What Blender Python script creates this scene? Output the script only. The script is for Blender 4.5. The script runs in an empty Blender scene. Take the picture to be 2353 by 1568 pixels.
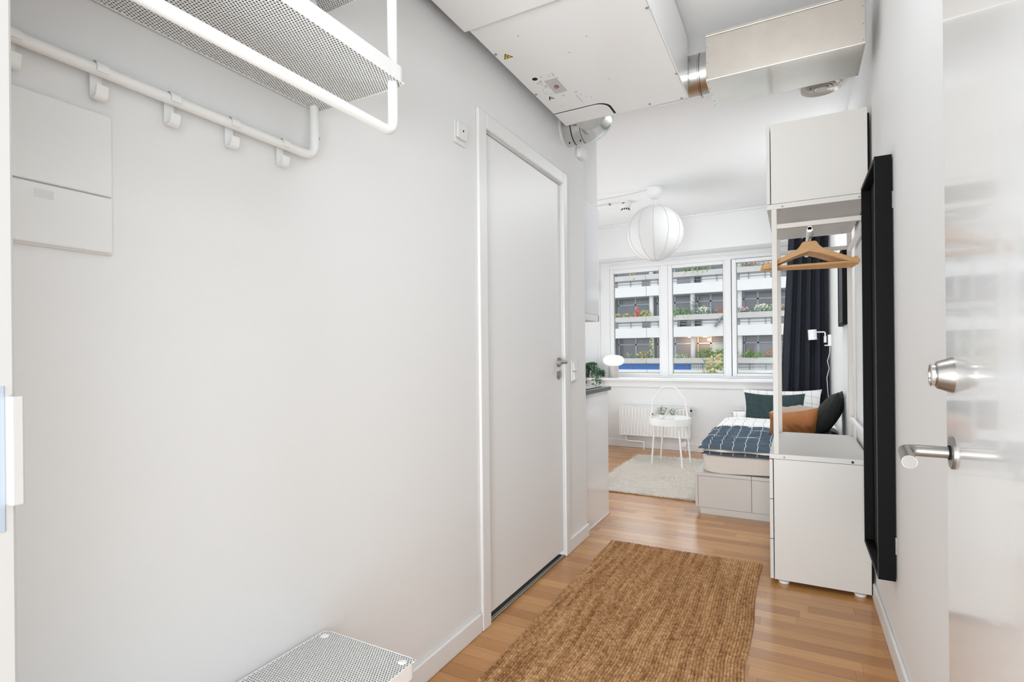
import bpy, bmesh, math, random
import numpy as np
from mathutils import Vector, Matrix
random.seed(7)
rng = np.random.default_rng(7)
S = bpy.context.scene
COL = S.collection
PI = math.pi

# ------------------------------------------------------------------ camera
F_PX, YAW, ROLL, CY = 1216.33, 0.49038, -0.01014, 813.76
CAM_H = 1.12
cd = bpy.data.cameras.new('camera')
cam = bpy.data.objects.new('camera', cd)
COL.objects.link(cam)
fw = Vector((-math.sin(YAW), math.cos(YAW), 0))
rt = Vector((math.cos(YAW), math.sin(YAW), 0))
up = Vector((0, 0, 1))
r2 = rt * math.cos(ROLL) + up * math.sin(ROLL)
u2 = -rt * math.sin(ROLL) + up * math.cos(ROLL)
cam.matrix_world = Matrix(((r2.x, u2.x, -fw.x, 0), (r2.y, u2.y, -fw.y, 0), (r2.z, u2.z, -fw.z, CAM_H), (0, 0, 0, 1)))
cd.sensor_fit = 'HORIZONTAL'
cd.sensor_width = 36
cd.lens = F_PX / 2353 * 36
cd.shift_y = (CY - 784) / 2353
cd.clip_start = 0.02
cd.clip_end = 500
S.camera = cam

# ------------------------------------------------------------------ world, lights, exposure
w = bpy.data.worlds.new('overcast_sky')
S.world = w
w.use_nodes = True
bg = w.node_tree.nodes['Background']
bg.inputs[0].default_value = (0.93, 0.97, 1.0, 1)
bg.inputs[1].default_value = 2.1


def area(name, loc, target, sx, sy, watts, color=(1, 1, 1)):
    l = bpy.data.lights.new(name, 'AREA')
    l.shape = 'RECTANGLE'
    l.size, l.size_y, l.energy, l.color = sx, sy, watts, color
    o = bpy.data.objects.new(name, l)
    COL.objects.link(o)
    o.location = loc
    d = Vector(target) - Vector(loc)
    o.rotation_euler = d.to_track_quat('-Z', 'Y').to_euler()
    return o


# added fills without fixtures: outside the open door, under ceilings, hidden living room
area('landing_fill', (-0.3, -3.2, 0.6), (-0.3, 1.3, 2.6), 2.4, 1.6, 232, (0.92, 0.96, 1.0))  # unseen soft fill added for daylight entering through the doorway
area('threshold_fill', (0.0, -0.65, 1.15), (-0.9, 1.0, 2.1), 0.9, 0.9, 5.0, (0.93, 0.965, 1.0))  # fill added behind the camera for the rack and near left wall
area('corridor_fill', (-0.06, 1.35, 2.655), (-0.06, 1.351, 0), 0.5, 0.5, 5.0, (0.90, 0.955, 1.0))  # fill added out of view under the ceiling, not a lamp
area('living_room_fill', (-2.75, 4.7, 0.9), (-1.3, 4.8, 2.5), 1.6, 1.6, 24, (0.92, 0.96, 1.0))  # fill added out of view to lift the living room
area('bedside_fill', (0.0, 4.5, 2.655), (0.0, 4.501, 0), 0.4, 0.6, 15, (0.92, 0.96, 1.0))  # fill added above the bed, hidden by the cupboard; no lamp there
S.view_settings.view_transform = 'Standard'
S.view_settings.look = 'None'
S.view_settings.exposure = 0.13
S.view_settings.gamma = 1.0
S.view_settings.use_curve_mapping = False


# ------------------------------------------------------------------ materials
def lin(c):
    c = c / 255.0
    return c / 12.92 if c <= 0.04045 else ((c + 0.055) / 1.055) ** 2.4


def rgb(r, g, b):
    return (lin(r), lin(g), lin(b), 1.0)


def mat(name, col, rough=0.5, metal=0.0, bump=0.0, bscale=200.0, var=0.0, vscale=8.0, spec=0.5, coat=0.0, emit=0.0, vstretch=None):
    m = bpy.data.materials.new(name)
    m.use_nodes = True
    nt = m.node_tree
    b = nt.nodes['Principled BSDF']
    b.inputs['Base Color'].default_value = col
    b.inputs['Roughness'].default_value = rough
    b.inputs['Metallic'].default_value = metal
    b.inputs['Specular IOR Level'].default_value = spec
    b.inputs['Coat Weight'].default_value = coat
    if emit:
        b.inputs['Emission Color'].default_value = col
        b.inputs['Emission Strength'].default_value = emit
    if bump or var:
        tc = nt.nodes.new('ShaderNodeTexCoord')
        src = tc.outputs['Object']
        if vstretch:
            mp = nt.nodes.new('ShaderNodeMapping')
            mp.inputs['Scale'].default_value = vstretch
            nt.links.new(src, mp.inputs[0])
            src = mp.outputs[0]
    if bump:
        n = nt.nodes.new('ShaderNodeTexNoise')
        n.inputs['Scale'].default_value = bscale
        n.inputs['Detail'].default_value = 3
        nt.links.new(src, n.inputs['Vector'])
        bp = nt.nodes.new('ShaderNodeBump')
        bp.inputs['Strength'].default_value = bump
        bp.inputs['Distance'].default_value = 0.002
        nt.links.new(n.outputs['Fac'], bp.inputs['Height'])
        nt.links.new(bp.outputs[0], b.inputs['Normal'])
    if var:
        n = nt.nodes.new('ShaderNodeTexNoise')
        n.inputs['Scale'].default_value = vscale
        n.inputs['Detail'].default_value = 4
        nt.links.new(src, n.inputs['Vector'])
        mr = nt.nodes.new('ShaderNodeMapRange')
        mr.inputs[1].default_value = 0.3
        mr.inputs[2].default_value = 0.7
        mr.inputs[3].default_value = 1 - var
        mr.inputs[4].default_value = 1 + var
        nt.links.new(n.outputs['Fac'], mr.inputs[0])
        mx = nt.nodes.new('ShaderNodeVectorMath')
        mx.operation = 'SCALE'
        mx.inputs[0].default_value = col[:3]
        nt.links.new(mr.outputs[0], mx.inputs['Scale'])
        nt.links.new(mx.outputs[0], b.inputs['Base Color'])
    return m


M = {}
M['wall'] = mat('wall_paint', rgb(240, 240, 239), 0.85, bump=0.12, bscale=260)
M['ceil'] = mat('ceiling_paint', rgb(246, 246, 246), 0.9)
M['trim'] = mat('trim_gloss_paint', rgb(240, 240, 239), 0.4)
M['door'] = mat('door_paint', rgb(243, 243, 242), 0.42)
M['jamb'] = mat('jamb_paint', rgb(192, 189, 185), 0.5)
M['entry'] = mat('entry_door_lacquer', rgb(238, 238, 238), 0.16, coat=0.3)
M['frame'] = mat('window_frame_paint', rgb(244, 244, 244), 0.35)
M['powder'] = mat('white_powder_coat', rgb(246, 246, 244), 0.4)
M['lacq'] = mat('white_foil_board', rgb(208, 204, 198), 0.38)
M['kitchen'] = mat('kitchen_white_board', rgb(247, 248, 250), 0.14, coat=0.3)
M['unit'] = mat('painted_sheet_metal', rgb(248, 248, 247), 0.22, coat=0.2)
M['galv'] = mat('galvanised_steel', rgb(196, 189, 180), 0.34, metal=0.55, var=0.04, vscale=14, bump=0.06, bscale=30)
M['galvbright'] = mat('bright_galvanised_sheet', rgb(222, 220, 214), 0.2, metal=0.95, var=0.04, vscale=10)
M['strike'] = mat('zinc_strike_plate', rgb(176, 186, 198), 0.5, metal=0.3)
M['capmat'] = mat('satin_end_cap', rgb(150, 145, 140), 0.6)
M['duct'] = mat('spiral_duct_steel', rgb(205, 205, 203), 0.24, metal=1.0, var=0.06, vscale=20)
M['steel'] = mat('brushed_stainless', rgb(165, 162, 157), 0.36, metal=1.0)
M['chrome'] = mat('bright_chrome', rgb(225, 225, 225), 0.1, metal=1.0)
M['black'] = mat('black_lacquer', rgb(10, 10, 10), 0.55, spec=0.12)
M['litedge'] = mat('grey_lit_edge', rgb(60, 60, 60), 0.25)
M['dark'] = mat('dark_gap', rgb(8, 8, 8), 0.9)
M['plastic'] = mat('white_plastic', rgb(240, 240, 238), 0.35)
M['grey'] = mat('grey_plastic', rgb(150, 150, 148), 0.5)
M['palegrey'] = mat('pale_grey_print', rgb(205, 205, 203), 0.6)
M['fainter'] = mat('faint_grey_plastic', rgb(226, 226, 225), 0.5)
M['red'] = mat('red_print', rgb(190, 40, 45), 0.5)
M['yellow'] = mat('yellow_sticker', rgb(240, 205, 40), 0.5)
M['counter'] = mat('slate_laminate', rgb(92, 97, 99), 0.3, var=0.06, vscale=90)
M['glassblack'] = mat('black_ceramic_glass', rgb(12, 12, 13), 0.06)
M['wood'] = mat('hanger_beech', rgb(190, 145, 94), 0.5, var=0.12, vscale=30, vstretch=(1, 6, 6))
M['curtain'] = mat('charcoal_curtain', rgb(50, 53, 61), 0.9, bump=0.3, bscale=700, spec=0.2)
M['green'] = mat('dark_green_linen', rgb(58, 73, 74), 0.95, bump=0.6, bscale=300, var=0.15, vscale=30, spec=0.15)
M['olive'] = mat('charcoal_green_linen', rgb(58, 61, 57), 0.95, bump=0.6, bscale=300, var=0.12, vscale=20, spec=0.15)
M['tan'] = mat('cognac_leather', rgb(172, 106, 52), 0.6, bump=0.25, bscale=60, var=0.1, vscale=20)
M['taupe'] = mat('taupe_linen', rgb(178, 160, 145), 0.95, bump=0.4, bscale=300)
M['sheet'] = mat('cream_sheet', rgb(226, 218, 208), 0.95, bump=0.3, bscale=120, spec=0.2)
M['paper'] = mat('white_fabric_shade', rgb(232, 232, 230), 0.9)
M['post'] = mat('warm_white_frame_paint', rgb(206, 200, 193), 0.4)
M['lampbase'] = mat('warm_grey_metal', rgb(206, 202, 196), 0.4)
M['opal'] = mat('opal_glass_lit', (1, 0.99, 0.97, 1), 0.3, emit=0.3)
M['pot'] = mat('dark_grey_pot', rgb(78, 82, 84), 0.7)
M['potwhite'] = mat('white_ceramic', rgb(238, 238, 236), 0.35)
M['leaf'] = mat('dark_green_leaf', rgb(88, 120, 94), 0.5, var=0.35, vscale=40)
M['leafpale'] = mat('pale_leaf', rgb(150, 172, 140), 0.6, var=0.2, vscale=60)
M['leafgrey'] = mat('grey_green_leaf', rgb(125, 145, 128), 0.6, var=0.3, vscale=60)
M['leafmid'] = mat('mid_green_leaf', rgb(112, 142, 82), 0.7, var=0.3, vscale=4)
M['leafyel'] = mat('yellow_green_leaf', rgb(168, 165, 110), 0.7, var=0.3, vscale=4)
M['leaforange'] = mat('autumn_leaf', rgb(196, 172, 122), 0.7, var=0.4, vscale=3)
M['flowerw'] = mat('white_petal', rgb(235, 230, 225), 0.7)
M['flowerr'] = mat('red_petal', rgb(200, 105, 98), 0.7)
M['flowerp'] = mat('pink_petal', rgb(222, 165, 170), 0.7)
M['concrete'] = mat('planter_concrete', rgb(168, 165, 163), 0.9, var=0.05, vscale=1.5)
M['slab'] = mat('white_slab_concrete', rgb(192, 191, 191), 0.85, var=0.02, vscale=1.2)
M['facwall'] = mat('facade_back_wall', rgb(185, 188, 196), 0.9)
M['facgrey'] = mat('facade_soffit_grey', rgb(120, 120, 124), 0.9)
M['facframe'] = mat('facade_window_frame', rgb(170, 182, 194), 0.5)
M['facdark'] = mat('facade_dark_glass', rgb(128, 126, 130), 0.15, var=0.15, vscale=0.6)
M['blind'] = mat('pale_blind', rgb(190, 202, 206), 0.9)
M['drape'] = mat('grey_drape', rgb(150, 155, 160), 0.9)
M['rail'] = mat('railing_steel', rgb(112, 120, 128), 0.5, metal=0.3)
M['blue'] = mat('blue_canvas', rgb(52, 96, 165), 0.8)
M['lampwarm'] = mat('warm_lamp', (1.0, 0.72, 0.45, 1), 0.5, emit=6)
M['ground'] = mat('street_ground', rgb(198, 197, 192), 0.95, var=0.1, vscale=0.4)
M['gallery'] = mat('gallery_concrete', rgb(185, 183, 178), 0.9)


def glass_mat():
    m = bpy.data.materials.new('window_glass')
    m.use_nodes = True
    nt = m.node_tree
    nt.nodes.clear()
    out = nt.nodes.new('ShaderNodeOutputMaterial')
    mix = nt.nodes.new('ShaderNodeMixShader')
    tr = nt.nodes.new('ShaderNodeBsdfTransparent')
    tr.inputs[0].default_value = (0.975, 0.985, 0.985, 1)
    gl = nt.nodes.new('ShaderNodeBsdfGlossy')
    gl.inputs['Roughness'].default_value = 0.0
    fr = nt.nodes.new('ShaderNodeFresnel')
    fr.inputs[0].default_value = 1.1
    nt.links.new(fr.outputs[0], mix.inputs[0])
    nt.links.new(tr.outputs[0], mix.inputs[1])
    nt.links.new(gl.outputs[0], mix.inputs[2])
    nt.links.new(mix.outputs[0], out.inputs[0])
    return m


M['glass'] = glass_mat()


def oak_mat():
    m = bpy.data.materials.new('oak_parquet')
    m.use_nodes = True
    nt = m.node_tree
    N, L = nt.nodes, nt.links
    b = N['Principled BSDF']
    geo = N.new('ShaderNodeNewGeometry')
    oi = N.new('ShaderNodeObjectInfo')
    add = N.new('ShaderNodeMath')
    add.operation = 'ADD'
    L.new(geo.outputs['Random Per Island'], add.inputs[0])
    L.new(oi.outputs['Random'], add.inputs[1])
    fr = N.new('ShaderNodeMath')
    fr.operation = 'FRACT'
    L.new(add.outputs[0], fr.inputs[0])
    ramp = N.new('ShaderNodeValToRGB')
    e = ramp.color_ramp.elements
    e[0].color = rgb(172, 116, 60)
    e[1].color = rgb(206, 152, 92)
    x = ramp.color_ramp.elements.new(0.5)
    x.color = rgb(189, 133, 75)
    L.new(fr.outputs[0], ramp.inputs[0])
    # grain stretched along the plank, shifted per plank
    mp = N.new('ShaderNodeMapping')
    mp.inputs['Scale'].default_value = (3.0, 60.0, 10.0)
    L.new(geo.outputs['Position'], mp.inputs[0])
    sh = N.new('ShaderNodeVectorMath')
    sh.operation = 'ADD'
    L.new(mp.outputs[0], sh.inputs[0])
    comb = N.new('ShaderNodeCombineXYZ')
    mul = N.new('ShaderNodeMath')
    mul.operation = 'MULTIPLY'
    mul.inputs[1].default_value = 37.0
    L.new(fr.outputs[0], mul.inputs[0])
    L.new(mul.outputs[0], comb.inputs[0])
    L.new(mul.outputs[0], comb.inputs[2])
    L.new(comb.outputs[0], sh.inputs[1])
    no = N.new('ShaderNodeTexNoise')
    no.inputs['Scale'].default_value = 1.6
    no.inputs['Detail'].default_value = 6
    no.inputs['Roughness'].default_value = 0.65
    no.inputs['Distortion'].default_value = 0.6
    L.new(sh.outputs[0], no.inputs['Vector'])
    mr = N.new('ShaderNodeMapRange')
    mr.inputs[1].default_value = 0.3
    mr.inputs[2].default_value = 0.7
    mr.inputs[3].default_value = 0.86
    mr.inputs[4].default_value = 1.1
    L.new(no.outputs['Fac'], mr.inputs[0])
    mx = N.new('ShaderNodeVectorMath')
    mx.operation = 'SCALE'
    L.new(ramp.outputs[0], mx.inputs[0])
    L.new(mr.outputs[0], mx.inputs['Scale'])
    L.new(mx.outputs[0], b.inputs['Base Color'])
    b.inputs['Roughness'].default_value = 0.3
    b.inputs['Specular IOR Level'].default_value = 0.3
    b.inputs['Coat Weight'].default_value = 0.5
    b.inputs['Coat Roughness'].default_value = 0.19
    b.inputs['Coat IOR'].default_value = 1.6
    return m


M['oak'] = oak_mat()
M['oakbase'] = mat('oak_joint_glint', rgb(222, 186, 138), 0.5)  # pale colour stands in for reflections along the board edges


def jute_mat():
    m = bpy.data.materials.new('jute_braid')
    m.use_nodes = True
    nt = m.node_tree
    N, L = nt.nodes, nt.links
    b = N['Principled BSDF']
    tc = N.new('ShaderNodeTexCoord')
    mp = N.new('ShaderNodeMapping')
    mp.inputs['Scale'].default_value = (38, 2.2, 1)
    L.new(tc.outputs['Object'], mp.inputs[0])
    n1 = N.new('ShaderNodeTexNoise')
    n1.inputs['Scale'].default_value = 1.0
    n1.inputs['Detail'].default_value = 3
    L.new(mp.outputs[0], n1.inputs['Vector'])
    n2 = N.new('ShaderNodeTexNoise')
    n2.inputs['Scale'].default_value = 70
    n2.inputs['Detail'].default_value = 2
    L.new(tc.outputs['Object'], n2.inputs['Vector'])
    mix = N.new('ShaderNodeMath')
    mix.operation = 'MULTIPLY_ADD'
    mix.inputs[1].default_value = 0.55
    L.new(n2.outputs['Fac'], mix.inputs[0])
    sc = N.new('ShaderNodeMath')
    sc.operation = 'MULTIPLY'
    sc.inputs[1].default_value = 0.45
    L.new(n1.outputs['Fac'], sc.inputs[0])
    L.new(sc.outputs[0], mix.inputs[2])
    ramp = N.new('ShaderNodeValToRGB')
    e = ramp.color_ramp.elements
    e[0].position, e[0].color = 0.36, rgb(144, 103, 68)
    e[1].position, e[1].color = 0.64, rgb(220, 182, 136)
    x = ramp.color_ramp.elements.new(0.5)
    x.color = rgb(192, 146, 102)
    L.new(mix.outputs[0], ramp.inputs[0])
    L.new(ramp.outputs[0], b.inputs['Base Color'])
    b.inputs['Roughness'].default_value = 0.95
    b.inputs['Specular IOR Level'].default_value = 0.15
    return m


M['jute'] = jute_mat()
M['shag'] = mat('cream_shag', rgb(253, 249, 243), 0.95, var=0.02, vscale=12, spec=0.1)
M['shagbase'] = mat('shag_backing', rgb(190, 160, 125), 0.95)


def grid_mat(name, base, line, pitch, width, pitch_v=None):
    """cloth with a printed square grid, laid on the UV map (metres)"""
    m = bpy.data.materials.new(name)
    m.use_nodes = True
    nt = m.node_tree
    N, L = nt.nodes, nt.links
    b = N['Principled BSDF']
    uv = N.new('ShaderNodeUVMap')
    sep = N.new('ShaderNodeSeparateXYZ')
    L.new(uv.outputs[0], sep.inputs[0])
    outs = []
    for k in (0, 1):
        d = N.new('ShaderNodeMath'); d.operation = 'DIVIDE'; d.inputs[1].default_value = (pitch, pitch_v or pitch)[k]
        L.new(sep.outputs[k], d.inputs[0])
        f = N.new('ShaderNodeMath'); f.operation = 'FRACT'
        L.new(d.outputs[0], f.inputs[0])
        g = N.new('ShaderNodeMath'); g.operation = 'LESS_THAN'; g.inputs[1].default_value = width / (pitch, pitch_v or pitch)[k]
        L.new(f.outputs[0], g.inputs[0])
        outs.append(g)
    mxm = N.new('ShaderNodeMath'); mxm.operation = 'MAXIMUM'
    L.new(outs[0].outputs[0], mxm.inputs[0])
    L.new(outs[1].outputs[0], mxm.inputs[1])
    mix = N.new('ShaderNodeMix'); mix.data_type = 'RGBA'
    mix.inputs[6].default_value = base
    mix.inputs[7].default_value = line
    L.new(mxm.outputs[0], mix.inputs[0])
    L.new(mix.outputs[2], b.inputs['Base Color'])
    b.inputs['Roughness'].default_value = 0.9
    b.inputs['Specular IOR Level'].default_value = 0.2
    return m


M['duvetdark'] = grid_mat('blue_grid_cotton', rgb(86, 101, 114), rgb(225, 228, 232), 0.075, 0.004, 0.31)
M['duvetwhite'] = grid_mat('white_grid_cotton', rgb(244, 243, 241), rgb(70, 72, 78), 0.075, 0.002)


# ------------------------------------------------------------------ mesh helpers
def oloc(p):
    v = Vector((0, 0, 0))
    while p is not None:
        v += p.location
        p = p.parent
    return v


class MB:
    def __init__(s):
        s.v, s.f = [], []

    def add(s, vs, fs):
        o = len(s.v)
        s.v += [tuple(v) for v in vs]
        s.f += [tuple(i + o for i in f) for f in fs]
        return s

    def box(s, x0, x1, y0, y1, z0, z1):
        vs = [(x, y, z) for x in (x0, x1) for y in (y0, y1) for z in (z0, z1)]
        return s.add(vs, [(0, 1, 3, 2), (4, 6, 7, 5), (0, 4, 5, 1), (2, 3, 7, 6), (0, 2, 6, 4), (1, 5, 7, 3)])

    def obox(s, c, ax, ay, az):
        """oriented box: centre and half-axis vectors"""
        c, ax, ay, az = map(Vector, (c, ax, ay, az))
        vs = [c + ax * i + ay * j + az * k for i in (-1, 1) for j in (-1, 1) for k in (-1, 1)]
        return s.add(vs, [(0, 1, 3, 2), (4, 6, 7, 5), (0, 4, 5, 1), (2, 3, 7, 6), (0, 2, 6, 4), (1, 5, 7, 3)])

    def tube(s, pts, r, n=12, cap=True):
        pts = [Vector(p) for p in pts]
        rs = r if isinstance(r, (list, tuple)) else [r] * len(pts)
        T = []
        for i in range(len(pts)):
            a = pts[max(i - 1, 0)]
            b = pts[min(i + 1, len(pts) - 1)]
            T.append((b - a).normalized())
        ref = Vector((0, 0, 1)) if abs(T[0].z) < 0.9 else Vector((1, 0, 0))
        u = T[0].cross(ref).normalized()
        vs = []
        for i, p in enumerate(pts):
            u = (u - T[i] * u.dot(T[i])).normalized()
            v = T[i].cross(u)
            for k in range(n):
                a = 2 * PI * k / n
                vs.append(p + (u * math.cos(a) + v * math.sin(a)) * rs[i])
        fs = []
        for i in range(len(pts) - 1):
            for k in range(n):
                k2 = (k + 1) % n
                fs.append((i * n + k, i * n + k2, (i + 1) * n + k2, (i + 1) * n + k))
        if cap:
            fs.append(tuple(range(n - 1, -1, -1)))
            fs.append(tuple((len(pts) - 1) * n + k for k in range(n)))
        return s.add(vs, fs)

    def cyl(s, p0, p1, r, n=20, r1=None):
        return s.tube([p0, p1], [r, r if r1 is None else r1], n)

    def lathe(s, prof, c=(0, 0, 0), n=32, axis='z'):
        """profile (r, h) revolved about the axis through c"""
        vs, fs = [], []
        for (r, h) in prof:
            for k in range(n):
                a = 2 * PI * k / n
                q = (r * math.cos(a), r * math.sin(a), h)
                if axis == 'x':
                    q = (q[2], q[0], q[1])
                elif axis == 'y':
                    q = (q[1], q[2], q[0])
                vs.append((c[0] + q[0], c[1] + q[1], c[2] + q[2]))
        m = len(prof)
        for i in range(m - 1):
            for k in range(n):
                k2 = (k + 1) % n
                fs.append((i * n + k, i * n + k2, (i + 1) * n + k2, (i + 1) * n + k))
        if prof[0][0] > 1e-5:
            fs.append(tuple(range(n - 1, -1, -1)))
        if prof[-1][0] > 1e-5:
            fs.append(tuple((m - 1) * n + k for k in range(n)))
        return s.add(vs, fs)

    def prism(s, poly, fn0, fn1):
        """polygon (2-D points) placed by fn0 and fn1, joined round the sides"""
        n = len(poly)
        vs = [fn0(*p) for p in poly] + [fn1(*p) for p in poly]
        fs = [tuple(range(n - 1, -1, -1)), tuple(range(n, 2 * n))]
        fs += [(i, (i + 1) % n, n + (i + 1) % n, n + i) for i in range(n)]
        return s.add(vs, fs)

    def build(s, name, m, parent=None, smooth=False, bevel=0.0, seg=2, angle=35):
        me = bpy.data.meshes.new(name)
        off = oloc(parent)
        me.from_pydata([(x - off.x, y - off.y, z - off.z) for x, y, z in s.v], [], s.f)
        bm = bmesh.new()
        bm.from_mesh(me)
        bmesh.ops.recalc_face_normals(bm, faces=bm.faces)
        bm.to_mesh(me)
        bm.free()
        me.materials.append(M[m] if isinstance(m, str) else m)
        if smooth:
            me.polygons.foreach_set('use_smooth', [True] * len(me.polygons))
            me.set_sharp_from_angle(angle=math.radians(angle))
        o = bpy.data.objects.new(name, me)
        COL.objects.link(o)
        o.parent = parent
        if bevel:
            b = o.modifiers.new('bevel', 'BEVEL')
            b.width = bevel
            b.segments = seg
            b.limit_method = 'ANGLE'
            b.harden_normals = False
        return o


def tag(o, label=None, cat=None, group=None, kind=None):
    if label:
        o['label'] = label
    if cat:
        o['category'] = cat
    if group:
        o['group'] = group
    if kind:
        o['kind'] = kind
    return o


def thing(name, loc, label, cat, group=None):
    o = bpy.data.objects.new(name, None)
    o.empty_display_size = 0.05
    COL.objects.link(o)
    o.location = loc
    return tag(o, label, cat, group)


def struct(o, label=None, cat=None):
    o['kind'] = 'structure'
    if label:
        o['label'] = label
    if cat:
        o['category'] = cat
    return o


def fillet(pts, r, n=6):
    """round the corners of a polyline"""
    pts = [Vector(p) for p in pts]
    out = [pts[0]]
    for i in range(1, len(pts) - 1):
        a, b, c = pts[i - 1], pts[i], pts[i + 1]
        d0, d1 = (a - b).normalized(), (c - b).normalized()
        ang = d0.angle(d1)
        t = min(r / math.tan(ang / 2), (a - b).length * 0.49, (c - b).length * 0.49)
        p0, p1 = b + d0 * t, b + d1 * t
        for k in range(n + 1):
            u = k / n
            out.append(p0 * (1 - u) ** 2 + b * 2 * u * (1 - u) + p1 * u * u)
    out.append(pts[-1])
    return out


def grid_obj(name, X, Y, Z, m, parent=None, uv=None, closed=False, smooth=True):
    """mesh from 2-D arrays of world coordinates"""
    off = oloc(parent)
    nu, nv = X.shape
    co = np.stack([X - off.x, Y - off.y, Z - off.z], -1).reshape(-1, 3).astype(np.float32)
    i = np.arange(nu - 1)[:, None] * nv + np.arange(nv - 1)[None, :]
    q = np.stack([i, i + nv, i + nv + 1, i + 1], -1).reshape(-1, 4)
    me = bpy.data.meshes.new(name)
    me.vertices.add(len(co))
    me.vertices.foreach_set('co', co.ravel())
    me.loops.add(q.size)
    me.loops.foreach_set('vertex_index', q.ravel().astype(np.int32))
    me.polygons.add(len(q))
    me.polygons.foreach_set('loop_start', np.arange(0, q.size, 4, dtype=np.int32))
    me.polygons.foreach_set('loop_total', np.full(len(q), 4, dtype=np.int32))
    if smooth:
        me.polygons.foreach_set('use_smooth', np.ones(len(q), dtype=bool))
    me.update(calc_edges=True)
    if uv is not None:
        l = me.uv_layers.new(name='UVMap')
        UV = np.stack([uv[0], uv[1]], -1).reshape(-1, 2)[q.ravel()]
        l.data.foreach_set('uv', UV.ravel().astype(np.float32))
    me.validate()
    me.materials.append(M[m] if isinstance(m, str) else m)
    o = bpy.data.objects.new(name, me)
    COL.objects.link(o)
    o.parent = parent
    return o


def foliage(name, m, parent, c, size, n, leaf, droop=0.0, seed=0):
    """a cluster of small folded leaves filling an ellipsoid"""
    r = random.Random(seed)
    b = MB()
    for _ in range(n):
        while True:
            p = Vector((r.uniform(-1, 1), r.uniform(-1, 1), r.uniform(-1, 1)))
            if p.length <= 1:
                break
        q = Vector((c[0] + p.x * size[0], c[1] + p.y * size[1], c[2] + p.z * size[2]))
        d = Vector((r.uniform(-1, 1), r.uniform(-1, 1), r.uniform(-0.5, 0.8) - droop)).normalized()
        s_ = d.cross(Vector((r.uniform(-1, 1), r.uniform(-1, 1), r.uniform(-1, 1)))).normalized()
        k = leaf * r.uniform(0.7, 1.3)
        nrm = d.cross(s_)
        b.add([q, q + d * k * 0.5 + s_ * k * 0.35, q + d * k, q + d * k * 0.5 - s_ * k * 0.35, q + d * k * 0.5 + nrm * k * 0.1],
              [(0, 1, 4), (1, 2, 4), (2, 3, 4), (3, 0, 4)])
    return b.build(name, m, parent)


# ------------------------------------------------------------------ room shell
XL, XR, ZC = -1.13, 0.312, 2.665
YB = 6.21            # face of the window wall
YD = 0.262           # inner face of the entrance wall
Y_END = 3.07         # end of the corridor's left wall
XF = -3.3            # hidden far side of the living room

fl = MB().box(XF - 0.1, XR + 0.1, YD - 0.15, 6.6, -0.12, -0.004).build('floor', 'oakbase')
struct(fl)
DOOR_Y0, DOOR_Y1, DOOR_Z = 1.885, 2.722, 2.058
wl = MB()
wl.box(XL - 0.12, XL, 0.12, DOOR_Y0, 0, ZC)
wl.box(XL - 0.12, XL, DOOR_Y1, Y_END, 0, ZC)
wl.box(XL - 0.12, XL, DOOR_Y0, DOOR_Y1, DOOR_Z, ZC)
wl.box(XF, XL - 0.12, Y_END - 0.1, Y_END, 0, ZC)
struct(wl.build('wall_left', 'wall'))
struct(MB().box(XR, XR + 0.15, -0.0, 6.62, 0, ZC).build('wall_right', 'wall'))
struct(MB().box(XF - 0.12, XF, Y_END - 0.1, 6.62, 0, ZC).build('wall_far_left', 'wall'))
struct(MB().box(XF - 0.1, XR + 0.15, 0.12, 6.62, ZC, ZC + 0.15).build('ceiling', 'ceil'))
wb = MB()
wb.box(XF, XR, YB, 6.62, 0, 0.79)
wb.box(XF, XR, YB, 6.62, 2.262, ZC)
wb.box(XF, -2.62, YB, 6.62, 0.79, 2.262)
wb.box(0.16, XR, YB, 6.62, 0.79, 2.262)
struct(wb.build('wall_back', 'wall'))
we = MB()
we.box(XL, -0.86, 0.12, YD, 0, ZC)
we.box(0.20, XR, 0.12, YD, 0, ZC)
we.box(-0.86, 0.20, 0.12, YD, 2.12, ZC)
struct(we.build('wall_entrance', 'wall'))
struct(MB().box(-3.2, 1.6, -1.9, 0.12, -0.14, -0.006).build('trim_1', 'gallery'), 'concrete landing floor outside the entrance door')
# parquet staves --------------------------------------------------
stave_meshes = {}


def stave_mesh(n):
    if n not in stave_meshes:
        me = bpy.data.meshes.new('stave')
        b = MB().box(0, n, 0, 0.0655, -0.006, 0)
        me.from_pydata(b.v, [], b.f)
        me.materials.append(M['oak'])
        stave_meshes[n] = me
    return stave_meshes[n]


lens = [0.34, 0.42, 0.5, 0.58]
rest = MB()
count = 0
y = YD + 0.002
row = 0
while y < YB - 0.02:
    step = 0.0661 if row % 3 else 0.0672
    xa = XL + 0.004 if y < Y_END - 0.07 else XF + 0.02
    xb = XR - 0.002
    x = xa - random.uniform(0, 0.4)
    while x < xb:
        n = random.choice(lens)
        x0, x1 = max(x, xa), min(x + n, xb)
        if x1 - x0 > 0.02:
            seen = y > 1.35 and x1 > -1.75 + max(0, (y - 5.2)) * -0.3 and not (y > 3.9 and x0 > -0.55) and not (4.2 < y < 5.62 and -1.4 < x0 and x1 < -0.6) and not (1.7 < y < 2.95 and -0.85 < x0 and x1 < -0.25)
            if seen and count < 298 and abs((x1 - x0) - n) < 1e-6:
                o = bpy.data.objects.new('plank', stave_mesh(n))
                COL.objects.link(o)
                o.location = (x0, y, 0)
                o.parent = fl
                count += 1
            elif seen and count < 298:
                b = MB().box(x0, x1, y, y + 0.0655, -0.006, 0)
                b.build('plank', 'oak', fl)
                count += 1
            else:
                rest.box(x0, x1, y, y + 0.0655, -0.006, 0)
        x += n + 0.0006
    y += step
    row += 1
o = rest.build('parquet_remainder', 'oak', fl)
o['kind'] = 'stuff'

# baseboards ------------------------------------------------------
BH = 0.076


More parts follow.
